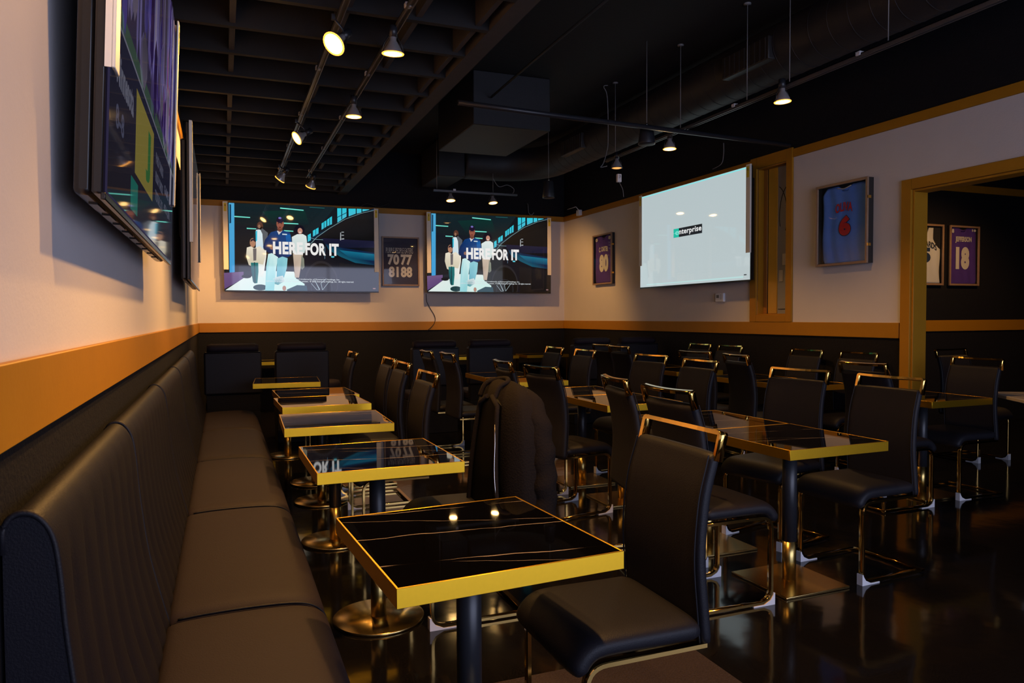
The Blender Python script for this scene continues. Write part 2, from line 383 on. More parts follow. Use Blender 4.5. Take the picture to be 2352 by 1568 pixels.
# narrow window
wf = struct(MB().mat(M['trim']).box(W - 0.024, W, WY1, 6.55, Z2, 3.05, 0.003, 1).box(W - 0.024, W, 5.915, WY0, Z2, 3.05, 0.003, 1)
            .box(W - 0.024, W, WY0, WY1, WZ1, 3.05, 0.003, 1).box(W - 0.024, W, WY0, WY1, Z2, WZ0, 0.003, 1)
            .box(W, W + T_, WY1 - 0.012, WY1, WZ0, WZ1).box(W, W + T_, WY0, WY0 + 0.012, WZ0, WZ1).box(W, W + T_, WY0 + .012, WY1 - .012, WZ0, WZ0 + 0.012).box(W, W + T_, WY0 + .012, WY1 - .012, WZ1 - 0.012, WZ1).build('window_1'),
            'tall narrow window in a wide ochre casing beside the white screen')
MB().mat(M['brown_jamb']).box(W + 0.07, W + 0.10, 6.385, WY1 - 0.012, WZ0 + .012, WZ1 - .012, 0.004, 1).build('sash_panel', wf)
MB().mat(M['olive_jamb']).box(W + 0.075, W + 0.10, 6.235, 6.372, WZ0 + .012, WZ1 - .012, 0.004, 1).build('sash_stile', wf)
MB().mat(M['tv_black']).box(W + 0.08, W + 0.10, 6.372, 6.385, WZ0 + .012, WZ1 - .012).build('sash_gap', wf)
MB().mat(M['frost']).box(W + 0.085, W + 0.095, WY0 + .012, 6.235, WZ0 + .012, WZ1 - .012).build('glass_pane', wf)
m = mb('label_black')
for c_, r_, a0, a1 in (((6.26, 2.40), 0.2, 90, 215), ((6.05, 2.40), 0.2, -20, 95)):
    m.tube([(W + 0.083, c_[0] + r_ * math.cos(math.radians(a)) * 0.8, c_[1] + r_ * 1.6 * math.sin(math.radians(a))) for a in range(a0, a1, 8) if WY0 + 0.015 < c_[0] + r_ * math.cos(math.radians(a)) * 0.8 < 6.23], 0.004, 6)
m.tube([(W + 0.083, 6.10, 1.42), (W + 0.083, 6.22, 1.42)], 0.004, 6)
m.build('scrollwork', wf)
mb('paper').box(W + 0.078, W + 0.084, 6.105, 6.16, 1.88, 2.0, 0.001, 1).build('paper_card', wf)
mb('paper').box(W + 0.078, W + 0.084, 6.15, 6.205, 1.71, 1.83, 0.001, 1).build('paper_card', wf)

# ------------------------------------------------------------------ ceiling structure
jy = 0.55
k = 0
while jy < D - 0.1:
    o = mb('joist').box(A, 1.635, jy - 0.022, jy + 0.022, 3.2, 3.46).build('trim_%d' % (20 + k)); struct(o, 'dark ceiling joist'); k += 1
    if jy > 3.5:
        for bx, ch in ((0.09, 0.75), (0.74, 0.75), (1.17, 0.55), (1.56, 0.8)):
            if random.random() < ch and jy + 0.5 < D:
                struct(mb('grey_block').box(bx - 0.018, bx + 0.018, jy + 0.022, jy + 0.478, 3.22, 3.42).build('trim_%d' % (60 + k * 4 + int(bx * 2))), 'grey blocking between ceiling joists')
    jy += 0.5
struct(mb('grey_block').box(1.635, 1.76, YB, D, 3.2, 3.5).build('trim_15'), 'long dark beam ending the joists')
struct(mb('black_ceiling').box(A, 1.76, YB, D, 3.5, ZC).build('trim_16'))
def duct_seams(m, x, z, r, y0, y1, step):
    y = y0
    while y < y1: m.lathe([(r, -0.004), (r + 0.0025, -0.002), (r + 0.0025, 0.002), (r, 0.004)], (x, y, z), 32, (0, 1, 0)); y += step
du = thing('air_duct', 'big round black spiral duct under the ceiling bending left to a box', 'duct', (4.42, 5.0, 3.57))
def loc_build(m, name, parent):
    o = m.build(name, parent); o.matrix_parent_inverse = parent.matrix_basis.inverted() if False else Matrix.Translation(-Vector(parent.location)); return o
m = mb('duct'); cx, cz, cr_ = 4.42, 3.57, 0.228
path = [(cx, YB + 0.02, cz), (cx, 2, cz), (cx, 5, cz), (cx, 8, cz), (cx, 9.4, cz)]
for i in range(1, 9):
    a = i / 8 * PI / 2; path.append((cx - 0.75 * (1 - math.cos(a)), 9.4 + 0.75 * math.sin(a), cz))
path += [(3.3, 10.15, cz), (3.24, 10.15, cz)]
m.tube(path, cr_, 36)
loc_build(m, 'pipe', du)
m = mb('duct'); duct_seams(m, cx, cz, cr_, -2.0, 9.3, 0.19); o = loc_build(m, 'spiral_seam', du)
for y0 in (6.3, 9.0 - 1.9 + 3.4 - 3.0):
    pass
m = mb('frame_side').box(cx - 0.262, cx - 0.10, 4.85, 5.45, cz - 0.13, cz + 0.06, 0.01)
for i in range(9): m.box(cx - 0.268, cx - 0.258, 4.88 + i * 0.065, 4.90 + i * 0.065, cz - 0.12, cz + 0.05)
loc_build(m, 'vent_grille', du)
m = mb('frame_side').box(cx - 0.262, cx - 0.10, 8.2, 8.8, cz - 0.13, cz + 0.06, 0.01)
for i in range(9): m.box(cx - 0.268, cx - 0.258, 8.23 + i * 0.065, 8.25 + i * 0.065, cz - 0.12, cz + 0.05)
loc_build(m, 'vent_grille', du)
tag(mb('duct').box(2.44, 3.31, 7.25, 8.57, 3.34, ZC - 0.002, 0.008, 1).build('plenum_box'), 'large square black duct box with grey underside below the ceiling', 'duct box')
tag(mb('duct').box(2.85, 3.235, 10.0, 10.95, 3.335, 3.85, 0.008, 1).build('plenum_box'), 'small square duct box at the end of the round duct near the far wall', 'duct box')
# black pipe across the room
tag(MB().mat(M['black_metal']).tube([(1.78, 5.68, 3.07), (2.6, 5.72, 3.06), (5.3, 5.86, 3.05)], 0.022, 12).build('sprinkler_pipe'), 'thin black pipe crossing below the duct', 'pipe')
tag(MB().mat(M['black_cord']).tube([(2.6, 4.1, 3.62), (2.6, 5.73, 3.62), (2.62, 7.2, 3.62)], 0.012, 8).build('conduit'), 'thin dark conduit in the shadow under the ceiling', 'conduit')
def hanger(x, y, z0, label):
    m = mb('cord'); m.tube([(x, y, z0), (x, y, ZC)], 0.0035, 6); m.lathe([(0.0, -0.012), (0.03, -0.01), (0.03, 0)], (x, y, ZC - 0.001), 12)
    return tag(m.build('suspension_wire'), label, 'wire', 'wires holding the right-hand track')
for (x, y, l) in ((4.0, 3.55, 'suspension wire nearest the camera, holding the track by the duct'), (4.0, 4.43, 'suspension wire just above the nearest right-hand lamp'),
                  (4.03, 4.95, 'suspension wire behind the wire over the nearest right-hand lamp'), (4.05, 5.92, 'suspension wire above the middle right-hand lamp'),
                  (4.03, 7.12, 'suspension wire over the unlit right-hand lamp with a loose cord beside it')):
    hanger(x, y, 3.11, l)

for (x, l) in ((2.8, 'short wire holding the left end of the far track'), (3.63, 'short wire holding the far track by its looped cord')):
    tag(mb('cord').tube([(x, 9.93, 3.125), (x, 9.93, 3.40 if x > 3 else ZC)], 0.0035, 6).build('suspension_wire'), l, 'wire', 'wires holding the far track')
# ------------------------------------------------------------------ track lights
def track(name, p0, p1, label):
    t = thing(name, label, 'track', p0)
    d = Vector(p1) - Vector(p0); L = d.length
    m = mb('track')
    ax = 'y' if abs(d.y) > abs(d.x) else 'x'
    if ax == 'y': m.box(-0.018, -0.012, 0, L, -0.03, 0).box(0.012, 0.018, 0, L, -0.03, 0).box(-0.018, 0.018, 0, L, -0.006, 0)
    else: m.box(0, L, -0.018, -0.012, -0.03, 0).box(0, L, 0.012, 0.018, -0.03, 0).box(0, L, -0.018, 0.018, -0.006, 0)
    m.build('rail', t)
    for k in range(int(L // 1.3) + 1):
        s = 0.3 + k * 1.3
        if s < L:
            m = mb('white_plastic')
            if ax == 'y': m.box(-0.024, 0.024, s - 0.02, s + 0.02, -0.012, 0.016, 0.003, 1)
            else: m.box(s - 0.02, s + 0.02, -0.024, 0.024, -0.012, 0.016, 0.003, 1)
            m.build('clip', t)
    return t
track('light_track', (0.69, -1.2, 3.185), (0.69, 9.85, 3.185), 'left one of the two parallel light tracks under the joists')
track('light_track', (1.05, -1.2, 3.185), (1.05, 9.85, 3.185), 'right one of the two parallel light tracks under the joists')
track('light_track', (4.03, 2.2, 3.11), (4.03, 7.35, 3.11), 'light track hung on wires just below the round duct')
track('light_track', (2.75, 9.93, 3.13), (4.0, 9.93, 3.13), 'short light track running along the far wall')
def spot(name, loc, aim, power, cone=100, blend=0.6, size=0.05):
    l = bpy.data.lights.new(name, 'SPOT'); l.energy = power * LAMPW; l.color = WARM; l.spot_size = math.radians(cone); l.spot_blend = blend; l.shadow_soft_size = size
    o = bpy.data.objects.new(name, l); col.objects.link(o); o.location = loc
    o.rotation_euler = Vector(aim).to_track_quat('-Z', 'Y').to_euler(); return o
def lamp(pos, aim, zt, label, power=60, lit=True, cone=110, rad=0.058, saim=None):
    """reflector lamp with an open yoke hanging from the track; pos = centre of its lens"""
    a = Vector(aim).normalized(); t = thing('track_lamp', label, 'lamp', pos, group=None)
    # neck and bell
    m = MB().mat(M['lamp_body'])
    m.lathe([(0.0, -0.13), (0.02, -0.13), (0.021, -0.08), (0.028, -0.07), (0.05, -0.03), (rad, -0.008), (rad, 0.0)], (0, 0, 0), 24, tuple(a)); m.build('reflector', t)
    m = MB().mat(M['lens' if lit else 'lens_dim']); m.lathe([(rad * 0.9, 0.0), (rad * 0.6, 0.006), (0.0, 0.008)], (0, 0, 0), 24, tuple(a)); m.build('lens', t)
    m = MB().mat(M['rim_glow' if lit else 'black_metal']); m.lathe([(rad, -0.006), (rad + 0.006, -0.002), (rad + 0.004, 0.003), (rad * 0.9, 0.001)], (0, 0, 0), 24, tuple(a)); m.build('rim', t)
    back = a * -0.115; top = Vector((0, 0, zt - pos[2] - 0.03))
    m = mb('black_metal'); m.lathe([(0.0, -0.05), (0.026, -0.05), (0.026, 0.02), (0, 0.02)], tuple(a * -0.12), 16, tuple(a)); m.build('socket', t)
    m = mb('black_metal'); side = a.cross(Vector((0, 1, 0)) if abs(a.y) < 0.8 else Vector((1, 0, 0))).normalized()
    m.tube([tuple(top), tuple(top * 0.5 + back * 0.6 + side * 0.02), tuple(back)], 0.008, 8); m.box(-0.011, 0.011, -0.011, 0.011, top.z - 0.012, top.z + 0.022); m.build('stem', t)
    for sg in (-1, 1):
        m = mb('black_metal'); m.tube([tuple(back + side * 0.02 * sg), tuple(a * -0.06 + side * 0.055 * sg), tuple(a * 0.0 + side * (rad + 0.008) * sg)], 0.0025, 6); m.build('cage_wire', t)
    if lit: spot('lamp_light', tuple(Vector(pos) + a * 0.03), saim or aim, power, cone)
    return t
dn = (0, 0, -1)
lamp((0.65, 4.56, 3.0), (-0.62, -0.45, -0.66), 3.185, 'brightest lamp of the left track, turned towards the big left screen', 85, rad=0.068)
lamp((0.66, 7.05, 3.0), (-0.80, -0.25, -0.55), 3.185, 'middle lamp of the left track, tilted to the left wall', 60)
lamp((0.66, 9.2, 3.0), (-0.55, 0.35, -0.75), 3.185, 'farthest lamp of the left track, tilted to the left corner', 60)
lamp((1.02, 4.6, 3.0), (0, 0.1, -1), 3.185, 'nearest lit lamp of the second track, pointing straight down', 60, rad=0.064)
lamp((1.03, 6.14, 3.0), (0, 0.05, -1), 3.185, 'middle lit lamp of the second track, pointing down', 60)
lamp((1.06, 9.6, 3.0), (-0.25, 0.45, -0.85), 3.185, 'farthest lamp of the second track, above the left far screen', 85)
lamp((3.0, 9.93, 2.98), (0.0, -0.15, -1), 3.13, 'left lamp of the short far track above the right far screen', 38, saim=(0.1, 0.35, -1))
lamp((3.63, 9.93, 2.98), (0.05, -0.15, -1), 3.13, 'right lamp of the short far track near the looped cord', 60, saim=(0.55, 0.45, -0.85))
lamp((3.98, 4.48, 2.97), (0.05, 0, -1), 3.11, 'nearest right-hand lamp glowing amber below the duct', 34)
lamp((4.05, 6.1, 2.965), (0.0, 0.0, -1), 3.11, 'middle right-hand lamp glowing amber where pipe and track cross', 34)
lamp((4.02, 7.07, 2.965), dn, 3.11, 'unlit caged lamp at the far end of the right-hand track', lit=False)
lamp((0.66, 1.1, 3.0), (-0.75, 0.15, -0.7), 3.185, 'lamp of the left track above the camera, turned to the left wall', 36)
lamp((1.03, 2.35, 3.0), (0.0, 0.0, -1), 3.185, 'lamp of the second track above the camera, pointing down', 130)
# lamp of the next room
lamp((7.6, 4.6, 3.0), (0.1, 0.6, -1), 3.1, 'lamp of the next room on its ceiling', 45)
# hanging speakers
def speaker(x, y, z0, z1, label):
    t = thing('hanging_speaker', label, 'speaker', (x, y, z0))
    h = z1 - z0
    mb('black_metal').lathe([(0, 0), (0.078, 0), (0.08, 0.01), (0.06, h - 0.01), (0.052, h), (0, h)], n=28).build('body', t)
    mb('duct').lathe([(0, -0.001), (0.07, -0.001), (0.072, 0.002)], n=28).build('grille', t)
    mb('zip').lathe([(0.0, h), (0.012, h), (0.012, h + 0.02), (0, h + 0.03)], n=12).build('eyelet', t)
    mb('cord').tube([(0, 0, h + 0.02), (0, 0, ZC - z0)], 0.003, 6).build('hanging_wire', t)
speaker(3.70, 5.95, 2.95, 3.12, 'tapered black speaker hanging on a wire left of the middle right-hand lamp')
speaker(3.99, 8.8, 2.90, 3.12, 'grey-black pendant speaker hanging below the duct bend near the far corner')
# cords
def cord(pts, label, r=0.005, m='cord', name='cord', cat='cord'): return tag(mb(m).tube(crom(pts, 6), r, 6).build(name), label, cat)
cord([(3.97, 7.18, 3.88), (3.92, 7.18, 3.86), (3.97, 7.19, 3.75), (3.98, 7.19, 3.3), (3.96, 7.19, 3.15), (3.90, 7.16, 3.02), (3.87, 7.16, 2.98), (3.93, 7.12, 2.99)], 'loose grey cord looping down beside the unlit right-hand lamp')
cord([(3.63, 9.93, 3.33), (3.72, 9.93, 3.22), (3.85, 9.93, 3.25), (3.95, 9.93, 3.2), (3.93, 9.93, 3.13), (3.85, 9.93, 3.11)], 'white cord looping over the short far track')
cord([(4.12, 7.2, 2.925), (4.12, 7.165, 2.9), (4.12, 7.2, 2.86), (4.15, 7.2, 2.80), (4.17, 7.2, 2.76), (4.18, 7.2, 2.68)], 'short cord dangling from the white power adapter', 0.003)
tag(mb('white_plastic').box(4.095, 4.145, 7.18, 7.22, 2.84, 2.93, 0.006).build('power_adapter'), 'small white power adapter hanging below the unlit lamp', 'adapter')
cord([(W - 0.03, 7.0, 3.33), (W - 0.03, 7.0, 3.2), (W - 0.03, 7.04, 3.1), (W - 0.03, 7.2, 3.07)], 'grey cord hanging on the black wall above the white screen')
tag(mb('white_plastic').box(W - 0.08, W - TT, 10.58, 10.68, 2.97, 3.06, 0.01).tube([(W - 0.05, 10.63, 3.05), (W - 0.07, 10.7, 3.12), (W - 0.1, 10.95, 3.11)], 0.006, 6).build('wall_camera'), 'small white camera on the upper rail near the far right corner', 'camera')
cord([(2.99, D - 0.012, 1.72), (3.0, D - 0.012, 1.6), (3.05, D - 0.012, 1.5), (3.13, D - 0.012, 1.36), (3.11, D - 0.03, 1.25), (3.0, D - 0.03, 1.14)], 'thin black cable trailing down from the right far screen', 0.005, 'black_cord')
cord([(1.95, 11.1, 3.015), (2.05, 11.1, 3.06), (2.2, 11.12, 3.03), (2.3, 11.15, 3.05), (2.4, 11.2, 3.11)], 'black cable bundled on top of the left far screen', 0.005, 'black_cord')
cord([(4.72, D - 0.002, 3.22), (4.72, D - 0.05, 3.20), (4.72, D - 0.09, 3.06), (4.77, D - 0.09, 3.03), (4.81, D - 0.09, 3.07)], 'pale hook of cord hanging above the far right corner', 0.006)

# ------------------------------------------------------------------ pictures on the screens
def newpic():
    bm = bmesh.new(); lay = bm.loops.layers.float_color.new('pic'); return bm, lay
def cpoly(P, pts, c, d=0.0, c2=None):
    """polygon in picture units (u,v) with colour; c2 = colour at the last half of the points"""
    bm, lay, fn = P['bm'], P['lay'], P['fn']
    P['n'] += 1; dd = P['n'] * 0.00004
    vs = [bm.verts.new(fn(u, v, dd)) for u, v in pts]
    try: f = bm.faces.new(vs)
    except ValueError: return
    for i, l in enumerate(f.loops):
        q = c if (c2 is None or not (i >= len(pts) / 2)) else c2
        l[lay] = (*[s_ ** (1 / 2.2) if False else s_ for s_ in q], 1)
def ell(P, u, v, ru, rv, c, n=18):
    pts = []
    for i in range(n):
        q_ = (min(0.998, max(0.002, u + ru * math.cos(2 * PI * i / n))), min(0.998, max(0.002, v + rv * math.sin(2 * PI * i / n))))
        if not pts or math.hypot(q_[0] - pts[-1][0], q_[1] - pts[-1][1]) > 1e-4: pts.append(q_)
    return cpoly(P, pts, c)
def ell_old(P, u, v, ru, rv, c, n=18):
    cpoly(P, [(u + ru * math.cos(2 * PI * i / n), v + rv * math.sin(2 * PI * i / n)) for i in range(n)], c)
def ctext(P, txt, u0, v0, u1, v1, c, bold=0.03, shear=0.0):
    bm, lay, fn = P['bm'], P['lay'], P['fn']; P['n'] += 1; dd = P['n'] * 0.00004
    vs, fs = text_faces(txt, bold); V = [bm.verts.new(fn(u0 + (u1 - u0) * a, v0 + (v1 - v0) * b + shear * a, dd)) for a, b in vs]
    for f_ in fs:
        try: f = bm.faces.new([V[i] for i in f_])
        except ValueError: continue
        for l in f.loops: l[lay] = (*c, 1)
def curve_line(P, pts, w, c):
    for (a, b), (c_, d) in zip(pts, pts[1:]):
        dx, dy = c_ - a, d - b; l = math.hypot(dx, dy) or 1; nx, ny = -dy / l * w / 2, dx / l * w / 2
        cpoly(P, [(a + nx, b + ny), (c_ + nx, d + ny), (c_ - nx, d - ny), (a - nx, b - ny)], c)
def picture(draw, fn, name, parent):
    bm, lay = newpic(); P = dict(bm=bm, lay=lay, fn=fn, n=0); draw(P)
    me = bpy.data.meshes.new(name); bm.to_mesh(me); bm.free(); me.materials.append(M['screen'])
    o = bpy.data.objects.new(name, me); col.objects.link(o); o.parent = parent; return o
def S(c): return tuple((x / 255.0 / 12.92 if x <= 10 else ((x / 255.0 + 0.055) / 1.055) ** 2.4) for x in c)   # display colour -> linear
def draw_ad(P):
    def q(X, Y):                                           # advert sketch coordinates -> picture units
        u = (X - 652 - (Y - 330) * 0.012) / (2125 - 652); top = 330 + 72 * u
        return (u, 1 - (Y - top) / (1262 - top))
    def pl(pts, c, c2=None): cpoly(P, [q(*p) for p in pts], S(c), c2=S(c2) if c2 else None)
    cpoly(P, [(0, 0), (1, 0), (1, 1), (0, 1)], S((14, 22, 28)))
    pl([(750, 335), (1700, 370), (1500, 640), (750, 560)], (16, 34, 40), (22, 30, 34))
    pl([(1000, 420), (1400, 400), (1450, 560), (1100, 560)], (12, 48, 44), (18, 34, 38))
    pl([(750, 560), (1450, 640), (1400, 1060), (750, 1060)], (22, 26, 34), (16, 20, 26))
    pl([(700, 332), (750, 334), (752, 1066), (706, 1078)], (80, 170, 215), (60, 160, 220))
    pl([(706, 345), (722, 350), (722, 545), (706, 550)], (20, 60, 90))
    pl([(655, 1076), (832, 1062), (832, 1135), (660, 1248)], (112, 84, 130), (96, 70, 120))
    for a, b in (((1170, 378), (1392, 402)), ((750, 470), (893, 481)), ((1205, 538), (1342, 546)), ((862, 595), (948, 601)), ((1205, 617), (1294, 624)), ((1450, 372), (1595, 380))):
        pl([a, b, (b[0], b[1] + (10 if a[0] != 1450 else 5)), (a[0], a[1] + (12 if a[0] != 1450 else 5))], (120, 235, 215) if a[0] != 1450 else (40, 110, 110))
    # windows of the garage, upper right
    pl([(1560, 640), (2100, 380), (2100, 520), (1640, 700), (1450, 780), (1420, 700)], (10, 40, 66), (8, 30, 50))
    for p in ([(1720, 384), (1812, 384), (1812, 472), (1722, 536)], [(1832, 388), (1905, 388), (1905, 440), (1834, 470)], [(1915, 388), (1962, 390), (1962, 428), (1915, 440)], [(1972, 392), (2045, 396), (2035, 402), (1972, 418)],
              [(1566, 545), (1612, 512), (1612, 580), (1566, 612)], [(1620, 505), (1668, 468), (1668, 552), (1620, 574)], [(1482, 622), (1536, 588), (1536, 650), (1482, 686)], [(1432, 668), (1462, 650), (1462, 722), (1432, 742)]):
        pl(p, (40, 205, 225), (70, 190, 215))
    curve_line(P, [q(1765, 384), q(1765, 500)], 0.006, S((8, 40, 60))); curve_line(P, [q(1720, 480), q(1812, 430)], 0.006, S((8, 40, 60)))
    curve_line(P, [q(1590, 530), q(1590, 600)], 0.004, S((8, 40, 60))); curve_line(P, [q(1645, 490), q(1645, 565)], 0.004, S((8, 40, 60))); curve_line(P, [q(1510, 605), q(1510, 670)], 0.003, S((8, 40, 60)))
    # white floor
    pl([(668, 1260), (835, 1128), (1000, 1050), (1300, 1058), (1320, 1130), (1420, 1200), (1235, 1262)], (228, 240, 236), (205, 238, 232))
    pl([(835, 1062), (1000, 1050), (960, 1090), (850, 1130)], (20, 30, 40))
    # car
    pl([(1400, 1262), (1405, 1050), (1400, 900), (1440, 790), (1520, 690), (1640, 600), (1800, 500), (1960, 440), (2100, 404), (2140, 402), (2140, 1262)], (9, 16, 30), (10, 12, 18))
    pl([(1520, 712), (1640, 612), (1800, 512), (1960, 452), (2100, 418), (2100, 720), (1750, 722), (1600, 730)], (24, 20, 18), (12, 12, 14))
    curve_line(P, [q(*p) for p in ((1440, 785), (1520, 690), (1640, 598), (1800, 498), (1960, 436), (2095, 404))], 0.005, S((120, 150, 150)))
    pl([(1600, 760), (1760, 800), (2140, 860), (2140, 990), (1900, 960), (1760, 900), (1640, 830)], (10, 34, 66), (16, 88, 110))
    pl([(1740, 826), (2110, 868), (2110, 940), (1860, 915)], (18, 110, 140), (10, 60, 90))
    pl([(1560, 700), (2110, 730), (2110, 800), (1760, 800), (1600, 760)], (26, 26, 52), (16, 22, 44))
    pl([(1740, 960), (2140, 1010), (2140, 1262), (1750, 1262)], (22, 22, 26), (12, 12, 14))
    cw = q(1565, 1180)
    ell(P, cw[0], cw[1], 0.112, 0.27, S((34, 34, 40)), 28); ell(P, cw[0], cw[1] - 0.01, 0.104, 0.25, S((10, 11, 14)), 28); ell(P, cw[0] + 0.0, cw[1] - 0.06, 0.072, 0.14, S((36, 40, 48)), 24); ell(P, cw[0], cw[1] - 0.06, 0.066, 0.13, S((12, 14, 18)), 24)
    for pts in (((1465, 1180), (1520, 1250), (1545, 1250), (1500, 1150)), ((1500, 1150), (1548, 1245)), ((1575, 1250), (1560, 1180), (1610, 1130)), ((1575, 1250), (1640, 1160))):
        curve_line(P, [q(*p) for p in pts], 0.003, S((170, 190, 200)))
    curve_line(P, [q(1598, 790), q(1598, 920)], 0.002, S((120, 160, 190))); curve_line(P, [q(1440, 690), q(1500, 712), q(1580, 718)], 0.003, S((150, 200, 215)))
    ell(P, *q(1690, 900), 0.035, 0.02, S((8, 10, 16))); ell(P, *q(1675, 898), 0.012, 0.01, S((90, 200, 220)))
    pl([(1750, 640), (1758, 640), (1758, 722), (1748, 722)], (170, 175, 180)); pl([(1762, 632), (1786, 632), (1786, 640), (1762, 640)], (170, 175, 180)); pl([(1762, 664), (1786, 664), (1786, 674), (1762, 674)], (150, 155, 160)); pl([(1762, 704), (1788, 700), (1788, 712), (1762, 714)], (170, 175, 180))
    # shadows on the floor
    ell(P, *q(985, 1228), 0.045, 0.035, S((16, 60, 66))); pl([(1230, 1250), (1330, 1200), (1420, 1205), (1430, 1262), (1235, 1262)], (30, 70, 84))
    ell(P, *q(858, 1112), 0.03, 0.022, S((14, 18, 26)))
    # the man behind
    pl([(948, 610), (1000, 596), (1056, 648), (1050, 720), (1025, 835), (940, 830), (945, 700)], (92, 96, 102), (70, 74, 80))
    pl([(945, 620), (985, 610), (1005, 660), (1015, 835), (945, 832)], (222, 238, 242), (205, 225, 235)); pl([(942, 632), (958, 625), (956, 730), (944, 740)], (40, 190, 220))
    ell(P, *q(983, 572), 0.019, 0.045, S((92, 56, 42))); pl([(958, 590), (1006, 582), (1000, 606), (985, 616), (966, 608)], (26, 20, 20)); ell(P, *q(976, 580), 0.008, 0.022, S((150, 110, 84)))
    pl([(955, 835), (1040, 832), (1040, 900), (1020, 1060), (1008, 1118), (962, 1110), (965, 950)], (240, 240, 232), (228, 236, 230))
    # the child
    ell(P, *q(916, 752), 0.018, 0.052, S((178, 128, 100))); pl([(895, 745), (900, 718), (925, 708), (945, 725), (943, 750), (920, 728)], (36, 28, 44))
    pl([(862, 805), (900, 792), (930, 812), (980, 788), (1030, 835), (1036, 900), (1010, 985), (960, 975), (930, 960), (900, 1000), (880, 990), (855, 900)], (236, 226, 205), (214, 205, 180))
    pl([(918, 815), (950, 812), (948, 940), (922, 945)], (110, 104, 104)); pl([(898, 965), (966, 965), (968, 1060), (958, 1182), (932, 1186), (918, 1170), (902, 1060)], (20, 120, 120), (10, 80, 88)); curve_line(P, [q(932, 960), q(936, 1180)], 0.004, S((8, 30, 40)))
    # woman on the right
    ell(P, *q(1352, 622), 0.036, 0.066, S((14, 12, 28))); ell(P, *q(1358, 626), 0.016, 0.036, S((196, 140, 120))); ell(P, *q(1358, 640), 0.008, 0.006, S((240, 230, 225)), 8)
    pl([(1280, 690), (1330, 660), (1385, 658), (1418, 680), (1425, 745), (1400, 860), (1288, 860), (1284, 760)], (226, 236, 232), (206, 222, 220))
    pl([(1290, 860), (1388, 860), (1366, 1000), (1348, 1122), (1308, 1120), (1300, 1000)], (205, 186, 166), (186, 166, 150)); pl([(1372, 880), (1396, 920), (1400, 1010), (1378, 1036), (1362, 1020)], (136, 140, 126), (112, 116, 106))
    # woman in front
    pl([(1085, 640), (1140, 624), (1200, 622), (1262, 642), (1280, 740), (1276, 880), (1245, 905), (1150, 912), (1120, 870), (1060, 858), (1010, 800), (1030, 720)], (16, 62, 122), (10, 38, 84))
    pl([(1220, 660), (1268, 665), (1276, 860), (1244, 900)], (14, 96, 170), (8, 60, 120)); pl([(1140, 626), (1192, 622), (1158, 668)], (216, 210, 208))
    ell(P, *q(1168, 600), 0.017, 0.04, S((116, 66, 52))); ell(P, *q(1170, 552), 0.024, 0.056, S((150, 86, 68))); ell(P, *q(1168, 512), 0.0225, 0.036, S((30, 18, 42))); ell(P, *q(1168, 490), 0.010, 0.012, S((120, 110, 190)))
    for ex in (1154, 1182): ell(P, *q(ex, 548), 0.005, 0.004, S((20, 10, 14)), 8)
    ell(P, *q(1168, 588), 0.008, 0.006, S((90, 30, 30)), 8); pl([(1190, 655), (1234, 658), (1234, 669), (1190, 667)], (210, 225, 230))
    pl([(1058, 872), (1092, 862), (1150, 905), (1136, 1000), (1118, 1180), (1112, 1262), (1030, 1262), (1040, 1000)], (206, 240, 240), (150, 214, 220))
    pl([(1142, 920), (1190, 898), (1240, 915), (1232, 1020), (1205, 1120), (1170, 1130), (1136, 1120)], (140, 205, 216), (100, 175, 196)); pl([(1120, 1120), (1195, 1100), (1212, 1160), (1150, 1200), (1118, 1190)], (214, 226, 226), (60, 150, 160))
    ell(P, *q(1092, 805), 0.013, 0.022, S((150, 110, 96))); ell(P, *q(1208, 1235), 0.012, 0.03, S((176, 130, 110)))
    # words
    for t_, x0, x1, y0, y1 in (('HERE', 1103, 1384, 742, 872), ('FOR', 1410, 1606, 752, 882), ('IT', 1642, 1734, 756, 886)):
        (u0, v0), (u1, v1) = q(x0, y1), q(x1, y0 + 4); ctext(P, t_, u0, v0, u1, v1, S((240, 238, 236)), 0.045)
    (u0, v0), (u1, v1) = q(1100, 1148), q(1745, 1132); ctext(P, "the 'e' logo are registered trademarks of Enterprise Holdings, Inc.", u0, v0, u1, v1, S((215, 222, 226)), 0.01)
    (u0, v0), (u1, v1) = q(1040, 1172), q(1885, 1154); ctext(P, "and are the property of their respective owners.  \u00a9 2025 Enterprise Holdings, Inc.  All rights reserved.", u0, v0, u1, v1, S((215, 222, 226)), 0.01)
    cpoly(P, [(0.962, 0.03), (0.98, 0.03), (0.98, 0.042), (0.962, 0.042)], S((160, 120, 120)))
